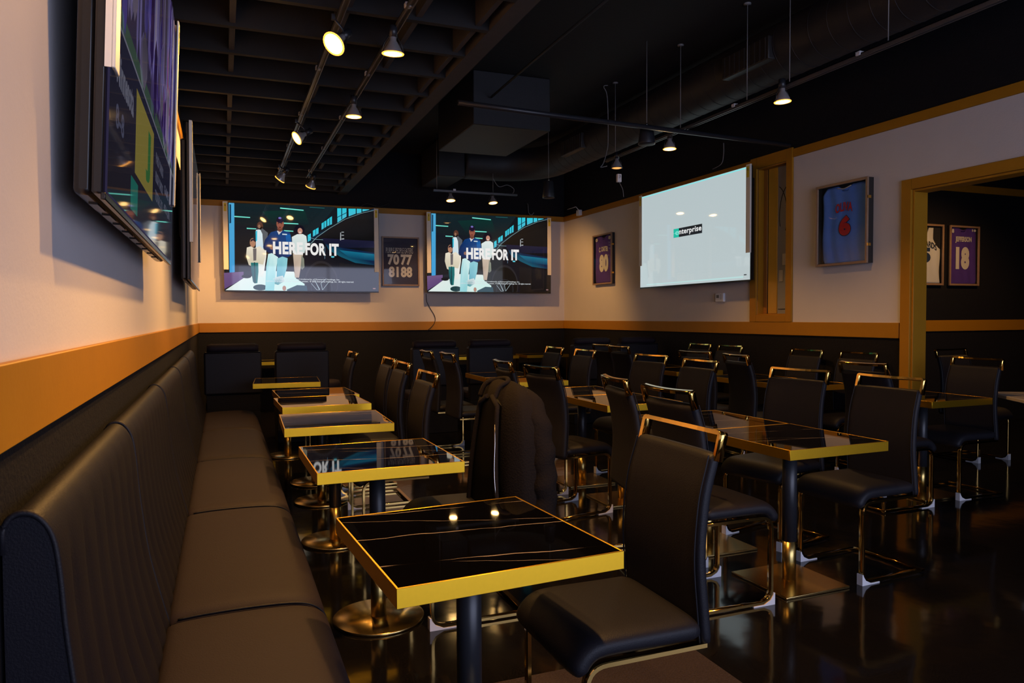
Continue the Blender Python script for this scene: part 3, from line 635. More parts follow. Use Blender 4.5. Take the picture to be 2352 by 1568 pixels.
def draw_logo(P):
    cpoly(P, [(0, 0), (1, 0), (1, 1), (0, 1)], S((190, 203, 205)), c2=S((186, 200, 203)))
    cpoly(P, [(0, .995), (0, .985), (1, .985), (1, .995)], S((130, 235, 235)))
    cpoly(P, [(0.07, 0.02), (0.95, 0.02), (0.95, 0.035), (0.07, 0.03)], S((190, 225, 224)))
    u0, u1, v0, v1 = 0.353, 0.618, 0.485, 0.575
    cpoly(P, [(u0, v0), (u0 + 0.052, v0), (u0 + 0.052, v1), (u0, v1)], S((30, 190, 165)))
    cpoly(P, [(u0 + 0.052, v0), (u1, v0), (u1, v1), (u0 + 0.052, v1)], S((28, 32, 36)))
    ctext(P, 'e', u0 + 0.018, v0 + 0.024, u0 + 0.05, v0 + 0.064, S((140, 235, 220)), 0.01); curve_line(P, [(u0, v0 + 0.044), (u0 + 0.02, v0 + 0.044)], 0.003, S((140, 235, 220)))
    ctext(P, 'nterprise', u0 + 0.053, v0 + 0.010, u1 - 0.006, v0 + 0.078, S((238, 240, 240)), 0.022)
    ctext(P, "the 'e' logo are registered trademarks of Enterprise Holdings, Inc.", 0.27, 0.122, 0.72, 0.138, S((186, 200, 202)), 0.0)
    ctext(P, "and are the property of their respective owners.  \u00a9 2025 Enterprise Holdings, Inc.  All rights reserved.", 0.18, 0.095, 0.82, 0.111, S((186, 200, 202)), 0.0)
    cpoly(P, [(0.955, 0.04), (0.975, 0.04), (0.975, 0.05), (0.955, 0.05)], S((60, 66, 72)))
def draw_game(P):
    rnd = random.Random(3)
    S_ = globals()["S"]
    def S(c): return tuple(x * 0.5 for x in S_(c))
    cpoly(P, [(0, 0), (1, 0), (1, 1), (0, 1)], S((52, 46, 74)))
    cpoly(P, [(0, 0.3), (1, 0.3), (1, 0.42), (0, 0.42)], S((60, 84, 72)))
    cols = [(92, 78, 150), (120, 112, 170), (60, 40, 110), (150, 140, 168), (84, 74, 100), (44, 26, 84), (130, 30, 50), (104, 96, 120), (70, 62, 140)]
    for i in range(120):
        u = rnd.random(); wd_ = 0.008 + rnd.random() * 0.035; v0 = 0.36 + rnd.random() * 0.5; v1 = min(0.995, v0 + 0.12 + rnd.random() * 0.4); c = cols[rnd.randrange(len(cols))]
        if c[0] == 130 and rnd.random() < 0.6: continue
        a0, a1 = max(0.004, u - wd_), min(0.996, u + wd_)
        cpoly(P, [(a0, v0 + 0.05), (u, v0), (a1, v0 + 0.06), (min(0.996, a1 + .004), v1 - 0.04), (u, v1), (a0, v1 - 0.05)], S(c), c2=S(tuple(int(x * 0.75) for x in c)))
    cpoly(P, [(0, 0), (1, 0), (1, 0.36), (0, 0.36)], S((24, 26, 40)), c2=S((30, 34, 58)))
    cpoly(P, [(0, 0.36), (1, 0.36), (1, 0.368), (0, 0.368)], S((120, 120, 140)))
    cpoly(P, [(0.24, 0.12), (0.50, 0.12), (0.50, 0.33), (0.24, 0.33)], S((140, 128, 62))); ctext(P, 'J', 0.38, 0.15, 0.45, 0.30, S((50, 110, 60)), 0.06)
    ctext(P, 'Minnesota', 0.05, 0.24, 0.21, 0.31, S((110, 112, 130)), 0.03); ctext(P, '8-8', 0.05, 0.15, 0.12, 0.20, S((80, 84, 110)), 0.02)
    for k, (a, b) in enumerate(((0.55, 0.26), (0.55, 0.20), (0.55, 0.14), (0.75, 0.22), (0.75, 0.15))):
        ctext(P, ('PASS YARDS', 'RUSH YARDS', 'TOTAL 312', 'GAME 16', '4TH QTR')[k], a, b, a + 0.16, b + 0.035, S((92, 94, 112)), 0.02)
    cpoly(P, [(0.2, 0.02), (0.28, 0.02), (0.28, 0.1), (0.2, 0.1)], S((20, 110, 100)))
def draw_dim(P):
    cpoly(P, [(0, 0), (1, 0), (1, 1), (0, 1)], S((34, 34, 36)), c2=S((44, 46, 48)))
    for i in range(6): cpoly(P, [(0.05 + 0.15 * i, 0.1), (0.15 + 0.15 * i, 0.12), (0.14 + 0.15 * i, 0.9), (0.06 + 0.15 * i, 0.88)], S((40 + 3 * i, 42, 46)))
def television(label, wdt, hgt, draw, place, dep=0.075, bracket=0.09, strips=True, tilt=0.0, side_mark=False):
    """built in a frame: X along the screen (left to right for the viewer), Z up, -Y out of the screen; origin = bottom left of the face"""
    loc, rz = place
    t = thing('television', label, 'television', loc, rz)
    t.rotation_euler = (tilt, 0, rz)
    mb('tv_black').box(0, wdt, 0.0, dep * 0.35, 0, hgt, 0.004, 1).box(0.03, wdt - 0.03, dep * 0.35, dep, 0.0, hgt * 0.9, 0.012).build('casing', t)
    m = mb('tv_black')
    for i in range(9): m.box(0.15 + i * (wdt - 0.3) / 9, 0.15 + i * (wdt - 0.3) / 9 + 0.12, dep * 0.5, dep * 0.8, -0.004, 0.004)
    m.build('bottom_vents', t)
    mb('tv_black').box(0, wdt, -0.006, 0.004, -0.012, 0.004, 0.002, 1).build('bottom_bezel', t)
    b = 0.006
    picture(draw, lambda u, v, d: (b + u * (wdt - 2 * b), -0.003 - d, b + v * (hgt - 2 * b)), 'screen', t)
    mb('black_metal').box(wdt * 0.35, wdt * 0.65, dep, dep + bracket, hgt * 0.35, hgt * 0.6, 0.004, 1).build('wall_bracket', t)
    if strips:
        for sx in (0, 1):
            x0 = -0.004 if sx == 0 else wdt - 0.062
            st = mb('cream_strip').box(x0, x0 + 0.066, -0.018, -0.0105, hgt * 0.24, hgt + 0.012, 0.002, 1).box(x0 if sx == 0 else x0 + 0.063, (x0 + 0.003) if sx == 0 else x0 + 0.066, -0.0105, 0.002, hgt * 0.24, hgt + 0.012).build('protector_strip', t)
            lb = mb('yellow_label').box(x0 + 0.014, x0 + 0.05, -0.0195, -0.0178, hgt - 0.125, hgt - 0.01).build('sticker', st)
            mb('label_black').box(x0 + 0.028, x0 + 0.036, -0.0202, -0.0193, hgt - 0.055, hgt - 0.03).build('sticker_mark', st)
    return t
television('large lit screen on the left of the far wall showing people and HERE FOR IT', 2.18, 1.24, draw_ad, ((0.03, D - 0.17, 1.74), 0))
television('large lit screen right of the framed print on the far wall, showing HERE FOR IT', 2.10, 1.22, draw_ad, ((2.96, D - 0.20, 1.745), 0))
television('white lit screen on the right wall with a green and black logo', 2.21, 1.21, draw_logo, ((W - 0.19, 8.54, 1.73), -PI / 2), bracket=0.11)
television('big near screen tilted down on the left wall showing a purple blurred match', 2.03, 1.08, draw_game, ((-0.225, 1.72, 1.61), PI / 2), dep=0.06, bracket=0.012, tilt=0.042)
television('second screen on the left wall, dim and seen edge-on beyond the near one', 2.05, 1.09, draw_dim, ((-0.205, 5.6, 1.625), PI / 2), dep=0.06, bracket=0.05, tilt=0.012)

# ------------------------------------------------------------------ framed jerseys
def frame_box(label, wdt, hgt, place, back, dep=0.06, hinges=True):
    loc, rz = place; t = thing('framed_jersey', label, 'framed jersey', loc, rz)
    fw_ = 0.024
    m = mb('wood_frame').box(0, fw_, -dep, -dep + 0.02, 0, hgt, 0.003, 1).box(wdt - fw_, wdt, -dep, -dep + 0.02, 0, hgt, 0.003, 1).box(fw_, wdt - fw_, -dep, -dep + 0.02, 0, fw_, 0.003, 1).box(fw_, wdt - fw_, -dep, -dep + 0.02, hgt - fw_, hgt, 0.003, 1)
    m.build('frame', t)
    mb('frame_side').box(0.004, 0.014, -dep + 0.02, -0.002, 0.004, hgt - 0.004).box(wdt - 0.014, wdt - 0.004, -dep + 0.02, -0.002, 0.004, hgt - 0.004).box(0.014, wdt - 0.014, -dep + 0.02, -0.002, 0.004, 0.014).box(0.014, wdt - 0.014, -dep + 0.02, -0.002, hgt - 0.014, hgt - 0.004).build('case_side', t)
    mb(back).box(0.014, wdt - 0.014, -0.012, -0.002, 0.014, hgt - 0.014).build('backing', t)
    mb('glass').box(0.015, wdt - 0.015, -dep + 0.012, -dep + 0.015, 0.015, hgt - 0.015).build('glass_front', t)
    if hinges:
        for hz in (0.2, 0.75):
            mb('gold').box(wdt - 0.002, wdt + 0.006, -dep + 0.002, -dep + 0.04, hgt * hz, hgt * hz + 0.025).build('latch', t)
    return t
def letters(t, txt, m_, x0, z0, x1, z1, y, name='lettering', bold=0.03, arc=0.0):
    m = mb(m_); put_text(m, txt, lambda a, b: (x0 + (x1 - x0) * a, y, z0 + (z1 - z0) * b - arc * (2 * a - 1) ** 2), bold); return m.build(name, t)
def jersey_mesh(name, t, m_, w_, h_, ox, oz, y, sleeves=True, tank=False, amp=0.004):
    """shaped cloth with real thickness and folds, standing off the backing"""
    m = mb(m_); NX, NZ = 30, 34; grid = []
    for i in range(NZ + 1):
        v = i / NZ; row = []
        if tank:
            half = 0.5 - 0.02 * math.sin(v * 9) if v < 0.62 else 0.5 - (v - 0.62) / 0.38 * 0.2
            if v > 0.62: half = 0.5 - 0.23 * min(1, (v - 0.62) / 0.18) ** 0.6
        else:
            half = 0.485 + 0.012 * math.sin(v * 7) if v < 0.9 else 0.485 - (v - 0.9) * 0.9
            if v < 0.05: half = 0.44 + v
        for j in range(NX + 1):
            u = -half + 2 * half * j / NX
            top = 1.0 - (0.10 if tank else 0.045) * max(0, 1 - (u / (0.13 if tank else 0.15)) ** 2) if v > 0.97 else 1.0
            fold = amp * math.sin(u * 23 + v * 4 + math.sin(v * 6)) * (0.4 + 0.6 * abs(u) * 2)
            row.append((ox + (u + 0.5) * w_, y - 0.004 - amp + fold, oz + v * h_ * top))
        grid.append(row)
    F = [[m.bm.verts.new(p) for p in r] for r in grid]; B = [[m.bm.verts.new((p[0], y, p[2])) for p in r] for r in grid]
    for i in range(NZ):
        for j in range(NX):
            m.face([F[i][j], F[i][j + 1], F[i + 1][j + 1], F[i + 1][j]], True); m.face([B[i][j], B[i + 1][j], B[i + 1][j + 1], B[i][j + 1]])
    for i in range(NZ):
        m.face([F[i][0], F[i + 1][0], B[i + 1][0], B[i][0]]); m.face([F[i][NX], B[i][NX], B[i + 1][NX], F[i + 1][NX]])
    for j in range(NX):
        m.face([F[0][j], B[0][j], B[0][j + 1], F[0][j + 1]]); m.face([F[NZ][j], F[NZ][j + 1], B[NZ][j + 1], B[NZ][j]])
    return m.build(name, t)
# poster on the far wall between the screens
t = frame_box('framed dark purple print reading PURPLE PEOPLE EATERS 70 77 81 88', 0.585, 0.76, ((2.295, D, 1.84), 0), 'dark_purple', dep=0.035, hinges=False); t.name = 'framed_print'; t['category'] = 'framed print'
letters(t, 'PURPLE PEOPLE EATERS', 'lettering_white', 0.065, 0.505, 0.49, 0.59, -0.0135, 'caption', 0.0)
for s_, x0, z0 in (('70', 0.09, 0.325), ('77', 0.295, 0.325), ('81', 0.105, 0.135), ('88', 0.295, 0.135)): letters(t, s_, 'lettering_white', x0, z0, x0 + (0.18 if s_ != '81' else 0.155), z0 + 0.165, -0.0135, 'number', 0.05)
RZ = -PI / 2   # on the right wall, seen from -x
t = frame_box('framed purple jersey numbered 80 near the far right corner', 0.60, 0.76, ((W, 10.16, 1.835), RZ), 'mat_black')
jersey_mesh('jersey', t, 'purple', 0.54, 0.71, 0.03, 0.024, -0.013)
letters(t, 'C. CARTER', 'lettering_white', 0.16, 0.50, 0.44, 0.575, -0.0275, 'name', 0.045, 0.01); letters(t, '80', 'lettering_white', 0.17, 0.19, 0.45, 0.455, -0.0275, 'number', 0.07)
letters(t, '0', 'lettering_white', 0.05, 0.66, 0.12, 0.71, -0.0275, 'sleeve_number', 0.06); letters(t, '8', 'lettering_white', 0.45, 0.665, 0.52, 0.715, -0.0275, 'sleeve_number', 0.06)
t = frame_box('framed powder blue jersey numbered 6 between window and opening', 0.61, 0.765, ((W, 5.535, 1.815), RZ), 'mat_black', dep=0.08)
jersey_mesh('jersey', t, 'blue_jersey', 0.55, 0.715, 0.03, 0.024, -0.013, amp=0.006)
letters(t, 'OLIVA', 'lettering_red', 0.2, 0.50, 0.4, 0.585, -0.032, 'name', 0.03, 0.015); letters(t, '6', 'lettering_navy', 0.236, 0.268, 0.386, 0.465, -0.0315, 'number_outline', 0.09); letters(t, '6', 'lettering_red', 0.243, 0.275, 0.379, 0.458, -0.0325, 'number', 0.07)
mb('lettering_white').tube(crom([(0.22, -0.03, 0.722), (0.3, -0.03, 0.708), (0.38, -0.03, 0.726)], 5), 0.005, 6).build('collar', t)
t = frame_box('framed white sleeveless jersey half hidden behind the door jamb', 0.56, 0.73, ((7.545, 6.4, 1.705), 0), 'mat_black', dep=0.05, hinges=False)
jersey_mesh('jersey', t, 'white_jersey', 0.49, 0.66, 0.03, 0.028, -0.013, tank=True)
letters(t, 'EDWARDS', 'lettering_black', 0.10, 0.46, 0.46, 0.53, -0.0275, 'name', 0.01, 0.045); letters(t, '5', 'lettering_navy', 0.21, 0.27, 0.36, 0.45, -0.0275, 'number', 0.06)
t = frame_box('framed purple jersey numbered 18 on the black wall of the next room', 0.515, 0.73, ((8.205, 6.4, 1.705), 0), 'mat_black', dep=0.05, hinges=True)
jersey_mesh('jersey', t, 'purple', 0.47, 0.69, 0.022, 0.02, -0.013)
letters(t, 'JEFFERSON', 'lettering_white', 0.115, 0.52, 0.395, 0.60, -0.0275, 'name', 0.045); letters(t, '18', 'lettering_white', 0.125, 0.20, 0.36, 0.475, -0.0275, 'number', 0.07)
letters(t, '18', 'lettering_white', 0.03, 0.64, 0.09, 0.69, -0.0275, 'sleeve_number', 0.06); letters(t, '18', 'lettering_white', 0.40, 0.665, 0.47, 0.695, -0.0275, 'sleeve_number', 0.06)
t = thing('thermostat', 'small white thermostat on the right wall under the white screen', 'thermostat', (W, 7.145, 1.515), RZ)
mb('thermo').box(0, 0.15, -0.03, 0, 0, 0.1, 0.006).build('housing', t); mb('lcd').box(0.025, 0.07, -0.0315, -0.0295, 0.045, 0.08).build('display', t)
for kk in range(3): mb('lcd').box(0.1, 0.112, -0.032, -0.0295, 0.03 + 0.022 * kk, 0.036 + 0.022 * kk).build('button', t)

# ------------------------------------------------------------------ cantilever chair (faces +X, origin on the floor at mid footprint)
back_path = crom([(-0.168, 0.405), (-0.160, 0.50), (-0.150, 0.66), (-0.165, 0.82), (-0.192, 0.92), (-0.204, 0.958)], 5)
def make_chair():
    t = thing('dining_chair', '', 'chair')
    seat = crom([(-0.155, 0.455), (-0.05, 0.455), (0.08, 0.456), (0.17, 0.454), (0.208, 0.440), (0.232, 0.412), (0.238, 0.385)], 5)
    mb('leather').pad(seat, 0.435, 0.07, 7.0, 32, 0, 0.03).build('seat', t)
    bk = mb('leather').pad(back_path, 0.42, 0.05, 9.0, 40, 0.016, 0.022, taper=lambda q: 1.03 - 0.06 * q).build('backrest', t)
    # piping down both edges and the centre seam
    m = mb('leather')
    for sg in (-1, 1):
        m.tube([(x + 0.021, sg * 0.198 * (1.03 - 0.06 * i / len(back_path)), z) for i, (x, z) in enumerate(back_path[1:-1])], 0.0028, 6)
    m.tube([(x + 0.0245 - 0.016, 0, z) for x, z in back_path[4:-1]], 0.002, 6)
    m.build('piping', bk)
    # handle: a flat gold strip bent to an inverted U over the top of the back
    hw = 0.2; hp = rounded([(-hw, 0.935), (-hw, 1.016), (hw, 1.016), (hw, 0.935)], 0.008, 4)
    full = []
    for a, b in zip(hp, hp[1:]):
        n = 10 if abs(a[0] - b[0]) > 0.2 else 1
        for i in range(n): full.append((a[0] + (b[0] - a[0]) * i / n, a[1] + (b[1] - a[1]) * i / n))
    full.append(hp[-1])
    hm = mb('gold'); hm.ribbon(full, 0.013, -0.222, -0.192, plane='y', bow=lambda y: -0.018 * (1 - (y / hw) ** 2)); bmesh.ops.rotate(hm.bm, cent=(-0.207, 0, 0.935), matrix=Matrix.Rotation(math.radians(-14), 3, 'Y'), verts=hm.bm.verts[:]); hm.build('handle', t)
    # side frames: one flat bar bent to a C
    prof = rounded([(-0.165, 0.412), (0.218, 0.412), (0.218, 0.013), (-0.22, 0.013)], 0.062, 7)
    for sg in (-1, 1):
        y = sg * 0.2
        mb('gold_darkened').ribbon(prof, 0.012, y - 0.014, y + 0.014).build('leg', t)
        m = mb('white_plastic')
        pr_ = [(0.232, 0.0), (0.232, 0.055), (0.2245, 0.055), (0.222, 0.045), (0.207, 0.024), (0.17, 0.0065), (0.11, 0.0062), (0.11, 0.0)]
        L = [m.bm.verts.new((a, y - 0.017, b)) for a, b in pr_]; R = [m.bm.verts.new((a, y + 0.017, b)) for a, b in pr_]
        m.face(L); m.face(R[::-1])
        for i in range(len(pr_)): m.face([L[i], R[i], R[(i + 1) % len(pr_)], L[(i + 1) % len(pr_)]])
        m.build('foot_cap', t)
    mb('gold_darkened').box(-0.232, -0.205, -0.214, 0.214, 0.007, 0.02, 0.002, 1).build('floor_bar', t)
    mb('gold_darkened').box(0.05, 0.078, -0.19, 0.19, 0.402, 0.417, 0.002, 1).build('seat_bar', t)
    return t
chair0 = make_chair(); first_chair = [True]
def chair(hx, y, face, label, group, rz=0.0):
    """hx = x of the handle; face L looks to -x, R to +x"""
    if face == 'L': loc, r = (hx - 0.21, y, 0), PI + rz
    else: loc, r = (hx + 0.21, y, 0), rz
    return chair_at(loc, r, label, group)
def chair_at(loc, r, label, group):
    if first_chair[0]:
        first_chair[0] = False; chair0.location = loc; chair0.rotation_euler = (0, 0, r); chair0['label'] = label; chair0['group'] = group; return chair0
    return dup(chair0, loc, r, label, group)
G1 = 'gold-handled chairs facing the bench'; G2 = 'chairs on the left side of the middle tables'; G3 = 'chairs on the right side of the middle tables'
G4 = 'chairs on the left side of the right-hand tables'; G5 = 'chairs along the right wall'
chair(1.318, 1.935, 'L', 'black gold-handled chair nearest the camera, its seat under the nearest table edge', G1)
coat_chair = chair(1.25, 3.25, 'L', 'black chair with a dark jacket draped over its back', G1)
chair(1.16, 4.39, 'L', 'chair facing the bench, next one beyond the jacket-draped chair', G1)
chair(1.24, 5.41, 'L', 'chair facing the bench, nearer one of the overlapping pair beyond the jacket chair', G1)
chair(1.27, 6.04, 'L', 'chair facing the bench, farther one of the overlapping pair, its handle just behind', G1)
chair(1.17, 7.25, 'L', 'chair facing the bench, farthest of its row, in front of the two left padded booths', G1)
chair(1.945, 2.93, 'R', 'chair seen from behind with a lamp glint on its curved handle, behind the nearest chair', G2, 0.0)
chair(2.015, 3.51, 'R', 'chair seen from behind, left of the one whose handle carries the lamp glint', G2, -0.2)
chair(2.01, 4.60, 'R', 'chair seen from behind, just right of the jacket, a teal glint on its handle', G2, 0.17)
chair(2.0, 5.24, 'R', 'chair seen from behind with a blue-white lit handle, above the jacket', G2, -0.06)
chair(1.97, 6.64, 'R', 'chair seen from behind, right one of the pair before the third padded booth', G2)
chair(1.91, 7.17, 'R', 'chair seen from behind, left one of the pair before the third padded booth', G2)
chair(3.38, 2.96, 'L', 'large gold-handled chair in front of the opening, nearest of the middle right row', G3, 0.05)
chair(3.34, 3.56, 'L', 'gold-handled chair behind the long table, left of the one before the opening', G3, 0.2)
chair(3.36, 4.66, 'L', 'gold-handled chair with a teal-tipped handle, second left of the long table chairs', G3)
chair(3.44, 5.44, 'L', 'gold-handled wide-looking chair in mid room, beyond the chair seen from behind with leaning handle', G3, 0.15)
chair(3.38, 6.60, 'L', 'gold-handled chair in front of the fifth padded booth, right one of its pair', G3)
chair(3.38, 7.33, 'L', 'gold-handled chair beside the fourth padded booth, left one of its pair', G3)
chair(4.20, 3.90, 'R', 'dark-handled chair seen from behind, left of the opening casing', G4)
chair(4.14, 5.17, 'R', 'chair seen from behind with a long cream-lit handle, left of the long-table row', G4, -0.16)
chair(4.16, 5.87, 'R', 'chair seen from behind with cream-lit handle, in front of the far-right chair pair', G4, 0.18)
chair(4.13, 7.19, 'R', 'chair seen from behind, right one of the touching pair before the fifth booth', G4)
chair(4.20, 7.74, 'R', 'chair seen from behind, left one of the touching pair before the fifth booth', G4)
chair(5.3, 4.99, 'L', 'dark chair against the right wall, nearest to the opening casing', G5)
chair(5.3, 5.62, 'L', 'dark chair against the right wall, second from the opening casing', G5)
chair(5.3, 6.78, 'L', 'dark chair against the right wall, third from the opening casing', G5)
chair(5.3, 7.34, 'L', 'dark chair against the right wall, farthest from the opening', G5)
chair(5.40, 3.95, 'L', 'dark chair standing in the opening, seen from its front beside the small table', 'chairs at the opening')
chair_at((6.58, 4.85, 0), -PI / 2, 'dark chair beyond the opening with an amber glint on its handle', 'chairs at the opening')

# ------------------------------------------------------------------ tables
def make_table(disc):
    t = thing('square_table' if not disc else 'pedestal_table', '', 'table')
    sx, sy, h = 0.304, 0.325, 0.745
    mb('marble').box(-sx + 0.006, sx - 0.006, -sy + 0.006, sy - 0.006, h - 0.03, h - 0.0008).build('tabletop', t)
    m = mb('brushed')
    m.box(-sx, sx, -sy, -sy + 0.006, h - 0.047, h, 0.001, 1).box(-sx, sx, sy - 0.006, sy, h - 0.047, h, 0.001, 1).box(-sx, -sx + 0.006, -sy + 0.006, sy - 0.006, h - 0.047, h, 0.001, 1).box(sx - 0.006, sx, -sy + 0.006, sy - 0.006, h - 0.047, h, 0.001, 1)
    m.build('edge_band', t)
    mb('black_metal').box(-0.15, 0.15, -0.03, 0.03, h - 0.045, h - 0.031).lathe([(0.0, 0.21), (0.0355, 0.21), (0.0355, h - 0.04), (0, h - 0.04)]).build('column', t)
    mb('sleeve').lathe([(0, 0.012), (0.034, 0.012), (0.034, 0.215), (0, 0.215)]).build('column_sleeve', t)
    if disc: mb('gold_plate').lathe([(0, 0), (0.2, 0), (0.203, 0.003), (0.203, 0.01), (0.2, 0.013), (0, 0.016)], n=56).build('base_plate', t)
    else: mb('gold_plate').box(-0.2, 0.2, -0.2, 0.2, 0, 0.013, 0.003, 2).build('base_plate', t)
    return t
TA = make_table(True); TB = make_table(False)
used = {}
def table(kind, x, y, label, group, rz=0.0):
    src = TA if kind == 'A' else TB
    if kind not in used:
        used[kind] = 1; src.location = (x, y, 0); src.rotation_euler = (0, 0, rz); src['label'] = label; src['group'] = group; return src
    return dup(src, (x, y, 0), rz, label, group)
GA = 'gold-edged marble tables along the bench'; GB = 'gold-edged marble tables in the middle of the room'; GC = 'gold-edged marble tables by the right wall'
table('A', 0.634, 1.953, 'nearest black veined marble table with a wide gold edge, in the foreground', GA, math.radians(3.8))
table('A', 0.632, 3.262, 'marble table mirroring FOR IT, second along the bench', GA, math.radians(0.8))
table('A', 0.616, 4.505, 'marble table third along the bench, reflecting screen colours', GA, math.radians(-1.5))
table('A', 0.662, 5.525, 'marble table fourth along the bench, nearer one of a touching pair', GA, math.radians(1.5))
table('A', 0.69, 6.18, 'marble table fifth along the bench, farther one of the touching pair', GA, math.radians(1.5))
table('A', 0.575, 7.49, 'marble table at the far end of the bench before the padded booths', GA, math.radians(-4))
table('B', 2.665, 2.93, 'nearer half of the long table mirroring the window, right of the nearest chair', GB, math.radians(1))
table('B', 2.65, 3.585, 'farther half of the long table mirroring the window', GB, math.radians(1))
table('B', 2.73, 4.72, 'marble table in mid room, front one of the pair right of the jacket', GB)
table('B', 2.73, 5.375, 'marble table in mid room, rear one of the pair right of the jacket', GB)
table('B', 2.75, 6.62, 'dark table beyond the jacket, front one of the far middle pair', GB)
table('B', 2.75, 7.275, 'dark table beyond the jacket, rear one of the far middle pair', GB)
table('B', 4.90, 4.0, 'small dark table in front of the opening', GC)
table('B', 4.87, 5.26, 'dark table between the right wall chairs, front one of the nearer pair', GC)
table('B', 4.87, 5.915, 'dark table between the right wall chairs, rear one of the nearer pair', GC)
table('B', 4.88, 7.07, 'far dark table by the right wall, front one of the pair', GC)
table('B', 4.88, 7.755, 'far dark table by the right wall, rear one of the pair', GC)
t = thing('pale_table', 'table beyond the opening at the right edge, wall reflection painted into its pale top', 'table', (5.86, 3.50, 0), math.radians(-30))
mb('reflection_top').box(-0.5, 0.5, -0.305, 0.305, 0.72, 0.745, 0.003, 1).build('tabletop', t); mb('black_metal').lathe([(0, 0.01), (0.035, 0.01), (0.035, 0.72), (0, 0.72)]).build('column', t); mb('gold_plate').box(-0.2, 0.2, -0.2, 0.2, 0, 0.013, 0.003, 1).build('base_plate', t)
# side tables along the far wall
for (x0, x1, l) in ((0.32, 1.0, 'small gold-edged table against the far wall behind the two left booths'), (2.75, 4.33, 'long gold-edged table against the far wall behind the middle booths'), (4.47, 5.2, 'thin-legged gold-edged table against the far wall near the right corner')):
    t = thing('side_table', l, 'table', ((x0 + x1) / 2, 10.95, 0), 0, 'gold-edged tables against the far wall'); hw = (x1 - x0) / 2
    mb('marble').box(-hw + 0.005, hw - 0.005, -0.245, 0.245, 0.72, 0.744).build('tabletop', t)
    mb('brushed').box(-hw, hw, -0.25, -0.244, 0.7, 0.745).box(-hw, hw, 0.244, 0.25, 0.7, 0.745).box(-hw, -hw + 0.006, -0.244, 0.244, 0.7, 0.745).box(hw - 0.006, hw, -0.244, 0.244, 0.7, 0.745).build('edge_band', t)
    for sx in (-1, 1):
        for s2 in (-1, 1): mb('gold').box(sx * (hw - 0.03) - 0.01, sx * (hw - 0.03) + 0.01, s2 * 0.22 - 0.01, s2 * 0.22 + 0.01, 0, 0.72).build('leg', t)
tag(mb('leather_lit').lathe([(0, 0), (0.17, 0), (0.175, 0.02), (0.175, 0.36), (0.18, 0.37), (0.185, 0.45), (0.17, 0.49), (0.13, 0.5), (0, 0.5)], (0, 0, 0), 32).build('round_stool', loc=(1.32, 10.35, 0)), 'low round brown stool right of the second padded booth', 'stool')

# ------------------------------------------------------------------ padded booth seats with their backs to the room
def make_booth():
    t = thing('booth_seat', '', 'booth seat')
    w2 = 0.285
    mb('leather').box(-w2, w2, 0, 0.11, 0.55, 0.998, 0.02, 3).build('backrest', t)
    m = mb('leather'); m.tube([(-w2 + 0.012, 0.0, 0.992), (w2 - 0.012, 0.0, 0.992)], 0.006, 8); m.build('piping', t)
    m = mb('leather_lit')   # roll along the top
    N = 12; rings = []
    for i in range(N + 1):
        x = -w2 + 0.03 + (2 * w2 - 0.06) * i / N; k = 1 if 0 < i < N else 0.75
        rings.append([m.bm.verts.new((x, 0.075 + 0.062 * k * math.cos(2 * PI * j / 16), 1.035 + 0.048 * k * math.sin(2 * PI * j / 16))) for j in range(16)])
    for a, b in zip(rings, rings[1:]):
        for j in range(16): m.face([a[j], a[(j + 1) % 16], b[(j + 1) % 16], b[j]], True)
    m.face(rings[0][::-1]); m.face(rings[-1]); m.build('head_roll', t)
    mb('leather_lit').box(-w2 + 0.01, w2 - 0.01, 0.11, 0.6, 0.36, 0.47, 0.03, 3).build('seat', t)
    mb('panel').box(-w2 + 0.02, w2 - 0.02, 0.02, 0.56, 0.0, 0.55 - 0.19, 0.004, 1).box(-w2 + 0.02, w2 - 0.02, 0.02, 0.10, 0.36, 0.55, 0.004, 1).build('plinth', t)
    return t
B0 = make_booth(); yb = 8.25
for i, (x, l) in enumerate(((0.095, 'padded black booth seat at far left, next to the bench end'), (0.80, 'second padded booth seat from the left, orange light on its top roll'),
                            (2.30, 'third padded booth seat from the left, under the framed purple print'), (2.985, 'fourth padded booth seat from the left, under the cable of the far screen'),
                            (4.36, 'fifth padded booth seat from the left, before the far right corner'), (5.03, 'sixth padded booth seat, nearest the right wall'))):
    if i == 0: B0.location = (x, yb, 0); B0['label'] = l; B0['group'] = 'padded booth seats before the far wall'
    else: dup(B0, (x, yb, 0), 0, l, 'padded booth seats before the far wall')

M['rug'] = pmat('brown_grey_rug_pile', (0.050, 0.036, 0.032), 0.95, spec=0.1, noise=0.7, nscale=160, bump=0.8, bscale=220)
tag(mb('rug').box(0.86, 1.755, 1.15, 2.505, 0.0005, 0.007, 0.003, 1).build('floor_rug'), 'brown-grey low rug under the nearest chair', 'rug')
